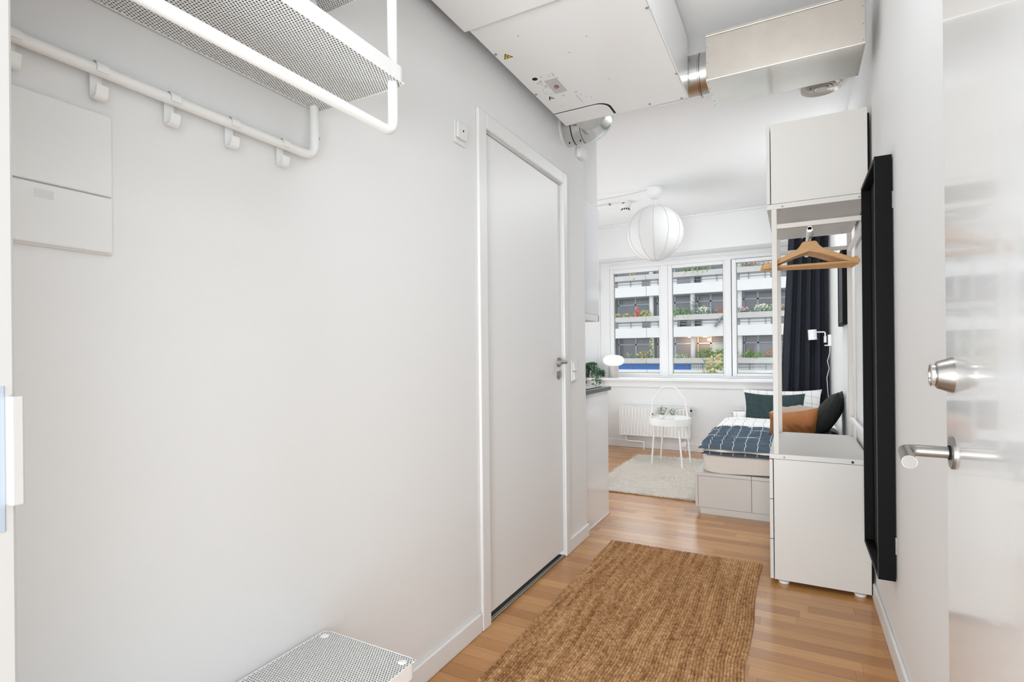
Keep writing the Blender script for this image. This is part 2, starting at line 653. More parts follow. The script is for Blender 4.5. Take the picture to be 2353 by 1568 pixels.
def base_profile(b, x0, x1, y0, y1):
    b.box(x0, x1, y0, y1, 0, BH)


struct(MB().box(XL, XL + 0.012, YD, DOOR_Y0 - 0.066, 0, BH).build('baseboard_left', 'trim', bevel=0.004))
b = MB().box(XL, XL + 0.012, DOOR_Y1 + 0.05, Y_END + 0.012, 0, BH)
struct(b.build('baseboard_left_end', 'trim', bevel=0.004))
struct(MB().box(XR - 0.012, XR, YD, 6.2, 0, BH).build('baseboard_right', 'trim', bevel=0.004))
struct(MB().box(XF, XR - 0.012, YB - 0.012, YB, 0, 0.085).build('baseboard_back', 'trim', bevel=0.004))
struct(MB().box(XF, XR, YB - 0.022, YB, 2.64, ZC).build('trim_2', 'trim', bevel=0.004), 'slim white cornice strip above the windows')
struct(MB().box(-2.62, XR, YB - 0.016, YB, 0.716, 0.80).build('trim_3', 'trim', bevel=0.003), 'white fascia board under the window sill')

# ------------------------------------------------------------------ windows
YF = 6.50     # front of the frames
YS = YF + 0.07
sill = MB().box(-2.62, 0.16, YB - 0.05, YF + 0.03, 0.79, 0.818).build('window_sill', 'frame', bevel=0.004)
struct(sill)
ZT = 2.262
fr = MB()
fr.box(-2.62, -2.06, YF, YS, 0.818, ZT)              # wide left panel
fr.box(-2.06, 0.16, YF, YS, 2.17, ZT)
fr.box(-2.06, 0.16, YF, YS, 0.818, 0.842)
fr.box(-1.425, -1.34, YF, YS, 0.842, 2.17)
fr.box(-0.70, -0.632, YF, YS, 0.842, 2.17)
fr.box(0.11, 0.16, YF, YS, 0.842, 2.17)
struct(fr.build('window_frame', 'frame', bevel=0.003))
struct(MB().box(-2.21, -2.185, YF - 0.012, YF, 0.818, ZT - 0.02).build('trim_4', 'frame', bevel=0.002), 'thin upright bead on the left window panel')
struct(MB().box(-2.06, 0.16, YF - 0.01, YF, 2.215, 2.225).build('trim_5', 'frame', bevel=0.002), 'thin bead along the window head')


def window(n, x0, x1, y0, gx0, gx1, gz0, gz1, casement=False):
    root = MB()
    z0, z1 = 0.842, 2.17
    d = 0.055
    root.box(x0, gx0, y0, y0 + d, z0, z1)
    root.box(gx1, x1, y0, y0 + d, z0, z1)
    root.box(gx0, gx1, y0, y0 + d, z0, gz0)
    root.box(gx0, gx1, y0, y0 + d, gz1, z1)
    o = struct(root.build('window_%d' % n, 'frame', bevel=0.006))
    MB().box(gx0 - 0.004, gx1 + 0.004, y0 + 0.024, y0 + 0.03, gz0 - 0.004, gz1 + 0.004).build('pane', 'glass', o)
    g = MB()
    t = 0.007
    g.box(gx0, gx0 + t, y0 + 0.031, y0 + 0.044, gz0, gz1)
    g.box(gx1 - t, gx1, y0 + 0.031, y0 + 0.044, gz0, gz1)
    g.box(gx0, gx1, y0 + 0.031, y0 + 0.044, gz1 - t, gz1)
    g.box(gx0, gx1, y0 + 0.031, y0 + 0.044, gz0, gz0 + t)
    g.build('glazing_gasket', 'grey', o)
    if casement:
        MB().box(x0 - 0.004, x0 + 0.001, y0 + 0.004, y0 + 0.05, z0, z1).build('shadow_gap', 'dark', o)
        MB().box(x0, x1, y0 + 0.004, y0 + 0.05, z1 - 0.001, z1 + 0.003).build('shadow_gap', 'dark', o)
    return o


window(1, -2.06, -1.425, YF + 0.005, -2.012, -1.446, 0.868, 2.118)
window(2, -1.34, -0.70, YF + 0.005, -1.292, -0.718, 0.868, 2.13)
window(3, -0.626, 0.11, YF - 0.012, -0.578, 0.06, 0.872, 2.13, True)

# ------------------------------------------------------------------ bathroom door
cas = MB()
cw = 0.062
XC = XL + 0.015
cas.box(XL, XC, DOOR_Y0 - cw, DOOR_Y0 + 0.002, 0, DOOR_Z + cw)
cas.box(XL, XC, DOOR_Y1 - 0.012, DOOR_Y1 + 0.046, 0, DOOR_Z + cw)
cas.box(XL, XC, DOOR_Y0 + 0.002, DOOR_Y1 - 0.012, DOOR_Z - 0.002, DOOR_Z + cw)
d1 = struct(cas.build('door_1', 'trim', bevel=0.005), 'white flush bathroom door in the left wall')
j = MB()
j.box(XL - 0.12, XL - 0.001, DOOR_Y0 - 0.001, DOOR_Y0 + 0.006, 0, DOOR_Z)
j.box(XL - 0.12, XL - 0.001, DOOR_Y1 - 0.006, DOOR_Y1 + 0.001, 0, DOOR_Z)
j.box(XL - 0.12, XL - 0.001, DOOR_Y0, DOOR_Y1, DOOR_Z - 0.006, DOOR_Z + 0.001)
j.build('jamb', 'trim', d1)
LX = XL - 0.008
leaf = MB().box(LX - 0.04, LX, DOOR_Y0 + 0.009, DOOR_Y1 - 0.009, 0.03, DOOR_Z - 0.009).build('door_leaf', 'door', d1, bevel=0.002)
MB().box(LX - 0.036, LX - 0.004, DOOR_Y0 + 0.006, DOOR_Y1 - 0.006, DOOR_Z - 0.009, DOOR_Z - 0.006).build('head_gap_shade', 'dark', d1)  # dark strip drawn in for the shade above the leaf
MB().box(XL - 0.11, LX - 0.006, DOOR_Y0 + 0.006, DOOR_Y1 - 0.006, 0.0, 0.003).build('floor_gap', 'dark', d1)
MB().box(LX - 0.004, XL + 0.004, DOOR_Y0 + 0.006, DOOR_Y1 - 0.006, 0.0, 0.008).build('threshold', 'steel', d1, bevel=0.003)
hy = 2.67
hd = MB().lathe([(0.0, 0.009), (0.024, 0.009), (0.026, 0.006), (0.026, 0.0)], (LX, hy, 1.072), 24, 'x').build('handle_rose', 'steel', leaf, True)
MB().tube(fillet([(LX + 0.006, hy, 1.072), (LX + 0.05, hy, 1.072), (LX + 0.05, hy - 0.11, 1.072)], 0.02), 0.0095, 14).build('lever', 'steel', hd, True)
kb = MB().lathe([(0.0, 0.008), (0.012, 0.008), (0.013, 0.006), (0.024, 0.006), (0.026, 0.004), (0.026, 0.0)], (LX, hy, 1.004), 24, 'x').build('lock_rose', 'steel', leaf, True)
MB().box(LX + 0.008, LX + 0.012, hy - 0.003, hy + 0.003, 0.995, 1.013).build('thumb_turn', 'grey', kb)
for hz in (0.27, 1.80):
    h = MB()
    for k in range(3):
        h.cyl((LX + 0.008, DOOR_Y0 + 0.011, hz + 0.036 * k), (LX + 0.008, DOOR_Y0 + 0.011, hz + 0.034 + 0.036 * k), 0.0065, 12)
    h.build('hinge', 'trim', d1, True)

# ------------------------------------------------------------------ entrance door, standing open
ef = MB()
ef.box(-0.86, -0.785, 0.10, YD + 0.004, 0, 2.08)
ef.box(0.178, 0.205, 0.10, YD + 0.004, 0, 2.08)
ef.box(-0.86, 0.205, 0.10, YD + 0.004, 2.08, 2.13)
d2 = struct(ef.build('door_2', 'jamb', bevel=0.003), 'white glossy entrance door standing open on the right')
MB().box(-0.795, -0.772, 0.2575, YD + 0.0075, 0.955, 1.078).build('strike_lip', 'jamb', d2, bevel=0.002)
MB().box(-0.7865, -0.7843, 0.19, 0.2565, 0.925, 1.09).build('strike_plate', 'strike', d2, bevel=0.001)
P0 = Vector((0.1755, 0.27, 0))
P1 = Vector((0.2265, 1.14, 0))
du = (P1 - P0).normalized()
dn = Vector((-du.y, du.x, 0))        # towards the corridor
if dn.x > 0:
    dn = -dn
UZ = Vector((0, 0, 1))
L2 = (P1 - P0).length
c0 = P0 + du * (L2 / 2) - dn * 0.02 + UZ * 1.045
leaf2 = MB().obox(c0, du * (L2 / 2), dn * 0.02, UZ * 1.035).build('door_leaf', 'entry', d2, bevel=0.003)
MB().obox(P1 - dn * 0.012 + UZ * 1.045 + du * 0.0015, du * 0.0015, dn * 0.011, UZ * 1.035).build('edge_strip', 'trim', d2)


def onleaf(s, z):
    return P1 - du * s + UZ * z


def along(b, base, prof, n=28):
    """lathe about the leaf normal"""
    vs, fs = [], []
    for (r, h) in prof:
        for k in range(n):
            a = 2 * PI * k / n
            vs.append(base + dn * h + (du * math.cos(a) + UZ * math.sin(a)) * r)
    for i in range(len(prof) - 1):
        for k in range(n):
            k2 = (k + 1) % n
            fs.append((i * n + k, i * n + k2, (i + 1) * n + k2, (i + 1) * n + k))
    fs.append(tuple((len(prof) - 1) * n + k for k in range(n)))
    b.add(vs, fs)
    return b


lk = along(MB(), onleaf(0.062, 1.079), [(0.0285, 0), (0.0285, 0.002), (0.0215, 0.021), (0.019, 0.022), (0.019, 0.0225)]).build('lock_housing', 'steel', d2, True)
along(MB(), onleaf(0.062, 1.079), [(0.0175, 0.0225), (0.0185, 0.0235), (0.0185, 0.028), (0.017, 0.0295), (0.011, 0.0295), (0.0105, 0.0275), (0.002, 0.0275)]).build('lock_cylinder', 'chrome', lk, True)
rs = along(MB(), onleaf(0.062, 0.9545), [(0.0262, 0), (0.0262, 0.003), (0.025, 0.0045), (0.01, 0.0045)]).build('handle_rose', 'steel', d2, True)
hb = onleaf(0.062, 0.9545)
along(MB(), hb, [(0.0115, 0.0045), (0.0115, 0.007), (0.0095, 0.007)]).build('neck_ring', 'dark', rs, True)
lp = fillet([hb + dn * 0.006, hb + dn * 0.064, hb + dn * 0.068 - du * 0.118], 0.019, 8)
lv = MB().tube(lp, 0.0095, 20).build('lever', 'steel', rs, True, angle=50)
e0 = Vector(lp[-1])
MB().cyl(e0, e0 - du * 0.0012, 0.0092, 24).build('end_cap', 'capmat', rs)

# ------------------------------------------------------------------ ventilation unit under the ceiling
vu = thing('ventilation_unit', (-0.76, 1.75, 2.35), 'large white sheet metal ventilation unit hung under corridor ceiling', 'ventilation')
UX0, UX1, UY0, UY1, UZ0, UZ1 = -1.078, -0.442, 0.9, 2.66, 2.35, 2.64
body = MB().box(UX0 + 0.006, UX1, UY0, UY1, UZ0 + 0.004, UZ1).build('casing', 'unit', vu, bevel=0.003)
b = MB()
# bottom cover with a round-cornered notch for the far lid
nx, ny = -0.80, 2.50
poly = [(UX0, 1.69), (UX1 - 0.004, 1.69), (UX1 - 0.004, UY1)]
poly += [(nx + 0.006, UY1), (nx + 0.006, ny + 0.06)]
for k in range(1, 6):
    a = k / 5 * PI / 2
    poly.append((nx + 0.006 - 0.06 * (1 - math.cos(a)), ny + 0.06 - 0.06 * math.sin(a)))
poly += [(UX0, ny)]
b.prism(poly, lambda x, y: (x, y, UZ0 - 0.002), lambda x, y: (x, y, UZ0 + 0.0005))
b.build('bottom_cover', 'unit', vu, bevel=0.0006)
poly = [(UX0, ny + 0.012), (nx - 0.066, ny + 0.012)]
for k in range(1, 6):
    a = k / 5 * PI / 2
    poly.append((nx - 0.006 - 0.06 * (1 - math.sin(a)), ny + 0.072 - 0.06 * math.cos(a)))
poly += [(nx - 0.006, UY1 + 0.004), (UX0, UY1 + 0.004)]
MB().prism(poly, lambda x, y: (x, y, UZ0 - 0.002), lambda x, y: (x, y, UZ0 + 0.0005)).build('service_lid', 'unit', vu, bevel=0.0006)
MB().box(UX0 + 0.002, nx + 0.01, ny - 0.02, UY1 - 0.01, UZ0 + 0.0003, UZ0 + 0.0042).build('lid_gap', 'dark', vu)
MB().box(UX0 - 0.012, UX1 - 0.004, UY0, 1.687, UZ0 - 0.014, UZ0 + 0.003).build('near_cover', 'unit', vu, bevel=0.004)
MB().box(UX1 - 0.003, UX1 + 0.003, UY0, UY1, UZ0 - 0.004, UZ0 + 0.016).build('edge_flange', 'unit', vu, bevel=0.002)
ZK = UZ0 - 0.002
for (x, y) in ((-0.452, 1.892), (-0.448, 2.40), (-1.068, 2.268), (-1.068, 1.885), (-0.47, 2.645), (-0.62, 2.63)):
    MB().cyl((x, y, ZK - 0.003), (x, y, ZK), 0.006, 10).build('screw', 'grey', vu)
for (x, y) in ((-0.93, 1.82), (-0.80, 2.02), (-0.92, 2.18), (-0.70, 1.95), (-0.72, 2.3), (-0.85, 2.42)):
    MB().cyl((x, y, ZK - 0.0008), (x, y, ZK), 0.0028, 8).build('rivet', 'grey', vu)
MB().cyl((-1.013, 2.141, ZK - 0.0006), (-1.013, 2.141, ZK), 0.0125, 20).build('drain_hole', 'dark', vu)


def flat(name, poly, m, z=ZK, t=0.0006, parent=None):
    return MB().prism(poly, lambda x, y: (x, y, z - t), lambda x, y: (x, y, z)).build(name, m, parent)


tri = lambda cx, cy, r: [(cx + r * math.cos(a), cy + r * math.sin(a)) for a in (PI / 2 + PI, PI / 2 + PI + 2 * PI / 3, PI / 2 + PI + 4 * PI / 3)]
st = flat('warning_sticker', tri(-1.035, 1.925, 0.024), 'dark', parent=vu)
flat('warning_triangle', tri(-1.035, 1.925, 0.0175), 'yellow', ZK - 0.0006, 0.0004, st)
flat('warning_bolt', [(-1.037, 1.918), (-1.033, 1.918), (-1.0315, 1.931), (-1.0355, 1.931)], 'dark', ZK - 0.001, 0.0003, st)
rect = lambda x0, x1, y0, y1: [(x0, y0), (x1, y0), (x1, y1), (x0, y1)]
lb = flat('instruction_label', rect(-0.985, -0.925, 2.175, 2.31), 'palegrey', parent=vu)
flat('label_print', rect(-0.962, -0.945, 2.235, 2.262), 'red', ZK - 0.0006, 0.0003, lb)
flat('label_print', rect(-0.968, -0.952, 2.245, 2.268), 'grey', ZK - 0.0007, 0.0003, lb)
for (x0, x1, y0, y1) in ((-1.005, -0.995, 2.165, 2.185), (-1.012, -1.0, 2.195, 2.203), (-1.0, -0.99, 2.212, 2.232), (-1.022, -1.012, 2.176, 2.19),
                         (-0.985, -0.978, 2.13, 2.145), (-0.95, -0.944, 2.14, 2.15), (-0.93, -0.924, 2.13, 2.16), (-0.9, -0.89, 2.33, 2.345),
                         (-0.905, -0.9015, 2.36, 2.45), (-0.885, -0.879, 2.37, 2.38), (-0.87, -0.865, 2.4, 2.41), (-0.965, -0.955, 2.335, 2.35), (-1.01, -1.004, 2.43, 2.44)):
    flat('print_mark', rect(x0, x1, y0, y1), 'palegrey', parent=vu)
# ring drawing on the label and the letter A (stroke by stroke)
b = MB()
for k in range(20):
    a0, a1 = 2 * PI * k / 20, 2 * PI * (k + 1) / 20
    pts = [(-1.005 + r * 0.024 * math.cos(a), 2.268 + r * 0.036 * math.sin(a)) for r, a in ((1, a0), (1, a1), (0.93, a1), (0.93, a0))]
    b.prism(pts, lambda x, y: (x, y, ZK - 0.0005), lambda x, y: (x, y, ZK))
b.build('diagram_print', 'palegrey', vu)
b = MB()
A0 = (-1.022, 2.338)


def stroke(p, q, wd):
    p = Vector((p[0], p[1])); q = Vector((q[0], q[1]))
    n = Vector((-(q - p).y, (q - p).x)).normalized() * wd / 2
    pts = [tuple(p + n), tuple(q + n), tuple(q - n), tuple(p - n)]
    b.prism(pts, lambda x, y: (A0[0] + x, A0[1] + y, ZK - 0.0005), lambda x, y: (A0[0] + x, A0[1] + y, ZK))


stroke((-0.012, 0.014), (0.0, -0.016), 0.0055)
stroke((0.012, 0.014), (0.0, -0.016), 0.0035)
stroke((-0.007, 0.004), (0.007, 0.004), 0.0035)
b.build('letter_print', 'dark', vu)

# left elbow duct into the wall
eld = thing('elbow_duct', (-0.98, 2.80, 2.29), 'shiny round steel elbow duct from ventilation unit into left wall', 'duct')
zc, yc = 2.388, 2.80
pts = [Vector((-1.02, yc, zc))]
for k in range(0, 11):
    a = k / 10 * PI / 2
    pts.append(Vector((-1.01 + 0.075 * math.sin(a), yc - 0.075 * (1 - math.cos(a)), zc)))
pts.append(Vector((-0.935, 2.655, zc)))
MB().tube(pts, 0.093, 32).build('elbow', 'duct', eld, True)
MB().cyl((-1.125, yc, zc), (-1.075, yc, zc), 0.096, 36).build('collar', 'duct', eld, True)
MB().cyl((-1.069, yc, zc), (-1.022, yc, zc), 0.096, 36).build('collar', 'duct', eld, True)
MB().cyl((-1.13, yc, zc), (-1.0, yc, zc), 0.0915, 36).build('inner_sleeve', 'dark', eld, True)
MB().lathe([(0.097, 0.0), (0.112, 0.0), (0.114, 0.003), (0.097, 0.006)], (XL, yc, zc), 36, 'x').build('wall_ring', 'wall', eld, True)
for (x, a) in ((-1.10, -1.9), (-1.035, -1.9)):
    MB().cyl((x, yc + 0.096 * math.cos(a), zc + 0.096 * math.sin(a)), (x, yc + 0.100 * math.cos(a), zc + 0.100 * math.sin(a)), 0.004, 8).build('rivet', 'dark', eld)
tag(MB().box(XL, XL + 0.03, 2.955, 3.045, 2.285, 2.345).build('junction_box', 'plastic', bevel=0.004), 'small white junction box on the wall below the elbow duct', 'junction box')

# right duct and silencer box
rd = thing('straight_duct', (-0.42, 2.77, 2.39), 'short shiny round duct between ventilation unit and metal box', 'duct')
MB().cyl((-0.62, 2.765, 2.492), (-0.402, 2.765, 2.492), 0.1, 40).build('sleeve', 'duct', rd, True)
MB().cyl((-0.400, 2.765, 2.492), (-0.394, 2.765, 2.492), 0.104, 40).build('seam_ring', 'duct', rd, True)
MB().cyl((-0.392, 2.765, 2.492), (-0.335, 2.765, 2.492), 0.1, 40).build('sleeve', 'duct', rd, True)
sb = thing('silencer_box', (-0.04, 2.68, 2.35), 'long rectangular galvanised silencer box below the corridor ceiling', 'duct')
MB().box(-0.344, 0.262, 2.54, 2.822, 2.352, 2.548).build('casing', 'galv', sb, bevel=0.002)
MB().box(-0.344, 0.262, 2.54, 2.822, 2.35, 2.352).build('bottom_plate', 'galvbright', sb)
MB().box(-0.346, 0.264, 2.536, 2.826, 2.548, 2.562).build('top_flange', 'galv', sb, bevel=0.002)
for x in (-0.2, 0.12):
    MB().box(x, x + 0.03, 2.80, 2.82, 2.562, ZC).build('hanger_bracket', 'galv', sb)
for x in (-0.337, 0.254):
    for z in (2.365, 2.43, 2.50):
        MB().cyl((x, 2.537, z), (x, 2.54, z), 0.0022, 8).build('rivet', 'grey', sb)
    for y in (2.56, 2.62, 2.69, 2.76, 2.81):
        MB().cyl((x, y, 2.348), (x, y, 2.35), 0.0022, 8).build('rivet', 'grey', sb)
df = thing('ceiling_diffuser', (0.15, 3.565, ZC), 'round grey air diffuser in the ceiling behind the metal box', 'vent')
MB().lathe([(0.0, -0.03), (0.03, -0.03), (0.034, -0.026), (0.034, -0.004)], (0.15, 3.565, ZC), 32).build('centre_disc', 'galv', df, True)
for r in (0.052, 0.072, 0.104):
    MB().lathe([(r - 0.016, -0.006), (r - 0.004, -0.022), (r, -0.022), (r, -0.002), (r - 0.016, 0.0)], (0.15, 3.565, ZC), 40).build('ring', 'galv', df, True)

# ------------------------------------------------------------------ hat rack and shoe bench (expanded metal)
def mesh_panel(b, x0, x1, y0, y1, z, px=0.0072, py=0.0125, w_=0.0016, t=0.0012):
    """diamond strands clipped to the rectangle, slope +-py/px"""
    k = py / px
    for sgn in (1, -1):
        c = y0 - (k * (x1 - x0))
        while c < y1 + k * (x1 - x0):
            pts = []
            # y = c + sgn*k*(x-x0) (+ shift for negative slope)
            f = lambda x: c + sgn * k * (x - x0)
            xa, xb = x0, x1
            ya, yb = f(xa), f(xb)
            lo, hi = (xa, xb)
            if sgn > 0:
                lo = max(xa, x0 + (y0 - c) / k)
                hi = min(xb, x0 + (y1 - c) / k)
            else:
                lo = max(xa, x0 + (c - y1) / k)
                hi = min(xb, x0 + (c - y0) / k)
            if hi - lo > 0.002:
                p, q = Vector((lo, f(lo), z)), Vector((hi, f(hi), z))
                d = (q - p)
                n = Vector((-d.y, d.x, 0)).normalized()
                b.obox((p + q) / 2, d / 2, n * w_, Vector((0, 0, t)))
            c += py
    return b


def tray(name, parent, x0, x1, y0, y1, z, lip, down=False):
    b = MB()
    mesh_panel(b, x0 + 0.002, x1 - 0.002, y0 + 0.002, y1 - 0.002, z)
    t = b.build(name, 'powder', parent)
    l = MB()
    za, zb = (z - lip, z + 0.002) if down else (z - 0.002, z + lip)
    r = 0.022
    for s0 in (0, 1):
        pass
    # rim with rounded corners as a swept strip
    path = []
    for (cx, cy, a0) in ((x1 - r, y1 - r, 0), (x0 + r, y1 - r, PI / 2), (x0 + r, y0 + r, PI), (x1 - r, y0 + r, 1.5 * PI)):
        for k in range(7):
            a = a0 + k / 6 * PI / 2
            path.append((cx + r * math.cos(a), cy + r * math.sin(a), math.cos(a), math.sin(a)))
    n = len(path)
    vs = []
    for (x, y, nx_, ny_) in path:
        vs += [(x, y, za), (x, y, zb), (x - nx_ * 0.0015, y - ny_ * 0.0015, zb), (x - nx_ * 0.0015, y - ny_ * 0.0015, za)]
    fs = []
    for i in range(n):
        j2 = (i + 1) % n
        for k in range(4):
            k2 = (k + 1) % 4
            fs.append((i * 4 + k, j2 * 4 + k, j2 * 4 + k2, i * 4 + k2))
    l.add(vs, fs)
    l.build('rim', 'powder', t, True)
    return t


hr = thing('hat_rack', (-1.0, 0.65, 1.64), 'white metal wall hat rack with mesh shelves and hooks', 'hat rack')
RY0, RY1 = 0.275, 1.012
tray('mesh_shelf', hr, -1.122, -0.824, RY0, RY1, 1.775, 0.035)
tray('mesh_shelf', hr, -1.122, -0.824, RY0, RY1 + 0.02, 2.05, 0.035)
rr = 0.0118
fx, bx = -0.846, -1.107
MB().tube(fillet([(fx, RY0 + 0.03, 2.09), (fx, RY0 + 0.03, 1.653), (fx, 0.990, 1.653), (fx, 0.990, 2.09)], 0.035, 8), rr, 20).build('front_bar', 'powder', hr, True)
MB().tube(fillet([(bx, RY0 + 0.03, 2.09), (bx, RY0 + 0.03, 1.642), (bx, 0.985, 1.642), (bx, 0.985, 2.09)], 0.035, 8), rr * 0.94, 20).build('rear_bar', 'powder', hr, True)
for yy in (RY0 + 0.03, 0.992):
    for zz in (1.705, 1.99):
        sc_ = MB().cyl((XL, yy + 0.02, zz), (XL + 0.006, yy + 0.02, zz), 0.006, 12)
        sc_.build('wall_screw', 'steel', hr, True)
for hyy in (0.374, 0.497, 0.625, 0.755, 0.889):
    J = []
    cz, cx = 1.642, bx
    R_ = rr + 0.0022
    for k in range(9):
        a = -0.5 + (PI + 0.5) * k / 8
        J.append((cx + R_ * math.cos(a), cz + R_ * math.sin(a)))
    J.append((cx - R_, cz - 0.042))
    for k in range(1, 8):
        a = PI + PI * k / 7
        J.append((cx - R_ + 0.011 + 0.011 * math.cos(a), cz - 0.042 + 0.011 * math.sin(a)))
    J.append((cx - R_ + 0.024, cz - 0.030))
    b = MB()
    n = len(J)
    vs = []
    hw = 0.0095
    for i, (x, z) in enumerate(J):
        a = Vector(J[max(i - 1, 0)]); c = Vector(J[min(i + 1, n - 1)])
        t = (c - a).normalized()
        nn = Vector((-t.y, t.x)) * 0.0009
        for (sy, so) in ((-hw, 1), (hw, 1), (hw, -1), (-hw, -1)):
            vs.append((x + nn.x * so, hyy + sy, z + nn.y * so))
    fs = [(0, 1, 2, 3), tuple((n - 1) * 4 + k for k in (3, 2, 1, 0))]
    for i in range(n - 1):
        for k in range(4):
            k2 = (k + 1) % 4
            fs.append((i * 4 + k, i * 4 + k2, (i + 1) * 4 + k2, (i + 1) * 4 + k))
    b.add(vs, fs)
    b.build('coat_hook', 'powder', hr, True, angle=60)

be = thing('shoe_bench', (-0.97, 0.65, 0), 'low white mesh metal shoe bench against the left wall', 'shoe rack')
tray('mesh_top', be, -1.116, -0.810, RY0, 1.014, 0.384, 0.035, True)
tray('mesh_shelf', be, -1.112, -0.814, RY0 + 0.005, 1.009, 0.13, 0.03, True)
for x in (-1.094, -0.834):
    for yy in (RY0 + 0.025, 0.990):
        MB().cyl((x, yy, 0), (x, yy, 0.3835), 0.0115, 16).build('leg', 'powder', be, True)
        MB().lathe([(0.0, 0.3875), (0.009, 0.387), (0.0115, 0.3855), (0.0115, 0.38)], (x, yy, 0), 16).build('end_cap', 'powder', be, True)

# ------------------------------------------------------------------ small things on the left wall
fb = thing('fuse_box', (XL, 0.40, 1.31), 'flat white fuse box panel on the wall under the hat rack', 'fuse box')
MB().box(XL, XL + 0.006, 0.285, 0.524, 1.311, 1.572).build('back_plate', 'plastic', fb, bevel=0.003)
MB().box(XL + 0.006, XL + 0.012, 0.288, 0.521, 1.4185, 1.569).build('upper_cover', 'plastic', fb, bevel=0.003)
lo = MB().box(XL + 0.006, XL + 0.012, 0.288, 0.521, 1.314, 1.4165).build('lower_flap', 'plastic', fb, bevel=0.003)
MB().box(XL + 0.012, XL + 0.0125, 0.405, 0.432, 1.392, 1.406).build('finger_grip', 'fainter', lo, bevel=0.0002)
ws = thing('wall_sensor', (XL, 1.70, 1.94), 'small square white wall sensor left of the bathroom door', 'sensor')
MB().box(XL, XL + 0.008, 1.664, 1.738, 1.925, 2.008).build('back_plate', 'plastic', ws, bevel=0.003)
MB().box(XL + 0.008, XL + 0.02, 1.669, 1.733, 1.943, 2.003).build('cover', 'plastic', ws, bevel=0.004)
MB().cyl((XL + 0.02, 1.703, 1.974), (XL + 0.021, 1.703, 1.974), 0.004, 12).build('sensor_eye', 'dark', ws)
sw = thing('light_switch', (XL, 2.87, 0.96), 'white double light switch plate beside the bathroom door handle', 'light switch')
MB().box(XL, XL + 0.009, 2.826, 2.90, 0.957, 1.074).build('plate', 'plastic', sw, bevel=0.003)
for z in (0.968, 1.020):
    vs = [(XL + 0.009, 2.843), (XL + 0.009, 2.89)]
    MB().prism([(0.009, z), (0.009, z + 0.045), (0.013, z + 0.045), (0.019, z)], lambda x, zz: (XL + x, 2.843, zz), lambda x, zz: (XL + x, 2.892, zz)).build('rocker', 'plastic', sw, bevel=0.001)

# ------------------------------------------------------------------ kitchen behind the wall end
kc = thing('kitchen_base_cabinet', (-1.7, 3.32, 0), 'white kitchen base cabinet end panel beyond the corridor wall', 'cabinet')
MB().box(-2.35, -1.172, Y_END + 0.02, 3.555, 0.075, 0.861).build('carcass', 'kitchen', kc)
MB().box(-1.172, -1.154, Y_END + 0.004, 3.577, 0.006, 0.861).build('end_panel', 'kitchen', kc, bevel=0.0015)
MB().box(-2.35, -1.176, Y_END + 0.02, 3.50, 0.0, 0.075).build('plinth', 'trim', kc)
MB().box(-1.157, -1.150, Y_END + 0.015, 3.575, 0.0, 0.008).build('floor_bead', 'trim', kc)
for k in range(2):
    x0 = -2.345 + 0.588 * k
    dr = MB().box(x0, x0 + 0.582, 3.555, 3.575, 0.08, 0.855).build('cabinet_door', 'kitchen', kc, bevel=0.0015)
    MB().box(x0 + 0.2, x0 + 0.38, 3.575, 3.59, 0.80, 0.812).build('handle', 'steel', dr)
tag(MB().box(-2.35, -1.135, Y_END + 0.004, 3.592, 0.861, 0.887).build('worktop', 'counter', bevel=0.002), 'dark grey laminate kitchen worktop on the white base cabinet', 'worktop')
ck = thing('cooktop', (-1.42, 3.3, 0.887), 'black glass cooktop set on the grey kitchen worktop', 'cooktop')
MB().box(-1.72, -1.168, 3.11, 3.482, 0.887, 0.893).build('glass_plate', 'glassblack', ck, bevel=0.001)
for (x, y) in ((-1.3, 3.3), (-1.57, 3.3)):
    MB().lathe([(0.085, 0.0), (0.085, 0.0003), (0.082, 0.0003), (0.082, 0.0)], (x, y, 0.893), 32).build('cooking_zone', 'grey', ck)
kw = thing('kitchen_wall_cabinet', (-1.75, 3.25, 1.38), 'white kitchen wall cabinet end seen past the corridor wall', 'cabinet')
MB().box(-2.35, -1.172, Y_END + 0.02, 3.402, 1.378, 2.085).build('carcass', 'kitchen', kw)
MB().box(-1.172, -1.157, Y_END + 0.004, 3.42, 1.374, 2.085).build('end_panel', 'kitchen', kw, bevel=0.0015)
for k in range(2):
    x0 = -2.345 + 0.588 * k
    MB().box(x0, x0 + 0.582, 3.402, 3.42, 1.38, 2.08).build('cabinet_door', 'kitchen', kw, bevel=0.0015)
struct(MB().box(-2.35, -1.162, Y_END, 3.415, 2.085, ZC).build('trim_6', 'wall'), 'white boxed soffit above the kitchen wall cabinet')
rh = thing('range_hood', (-1.45, 3.25, 1.335), 'slim white range hood strip under the kitchen wall cabinet', 'range hood')
MB().box(-1.78, -1.158, Y_END + 0.004, 3.40, 1.330, 1.373).build('casing', 'plastic', rh, bevel=0.002)
MB().box(-1.78, -1.158, 3.40, 3.42, 1.332, 1.372).build('front_strip', 'grey', rh, bevel=0.002)

# ------------------------------------------------------------------ wardrobe
wx0, wx1, wy0, wy1 = -0.094, 0.296, 2.843, 3.645
wd = thing('open_wardrobe', (0.1, 3.24, 0), 'white open wardrobe with overhead cupboard and three drawers', 'wardrobe')
uc = MB().box(wx0, wx1, wy0, wy1, 1.829, 2.212).build('upper_cabinet', 'lacq', wd, bevel=0.0012)
MB().box(wx0 - 0.0185, wx0 - 0.0035, wy0 + 0.002, wy1 - 0.002, 1.83, 2.212).build('door', 'lacq', uc, bevel=0.001)
MB().box(wx0 - 0.018, wx1, wy0, wy1, 1.803, 1.8275).build('shelf_board', 'lacq', wd, bevel=0.0012)
ps = 0.0115


def post(x, yy):
    return MB().box(x - ps, x + ps, yy - ps, yy + ps, 0.6255, 1.803).build('frame_post', 'post', wd, bevel=0.001)


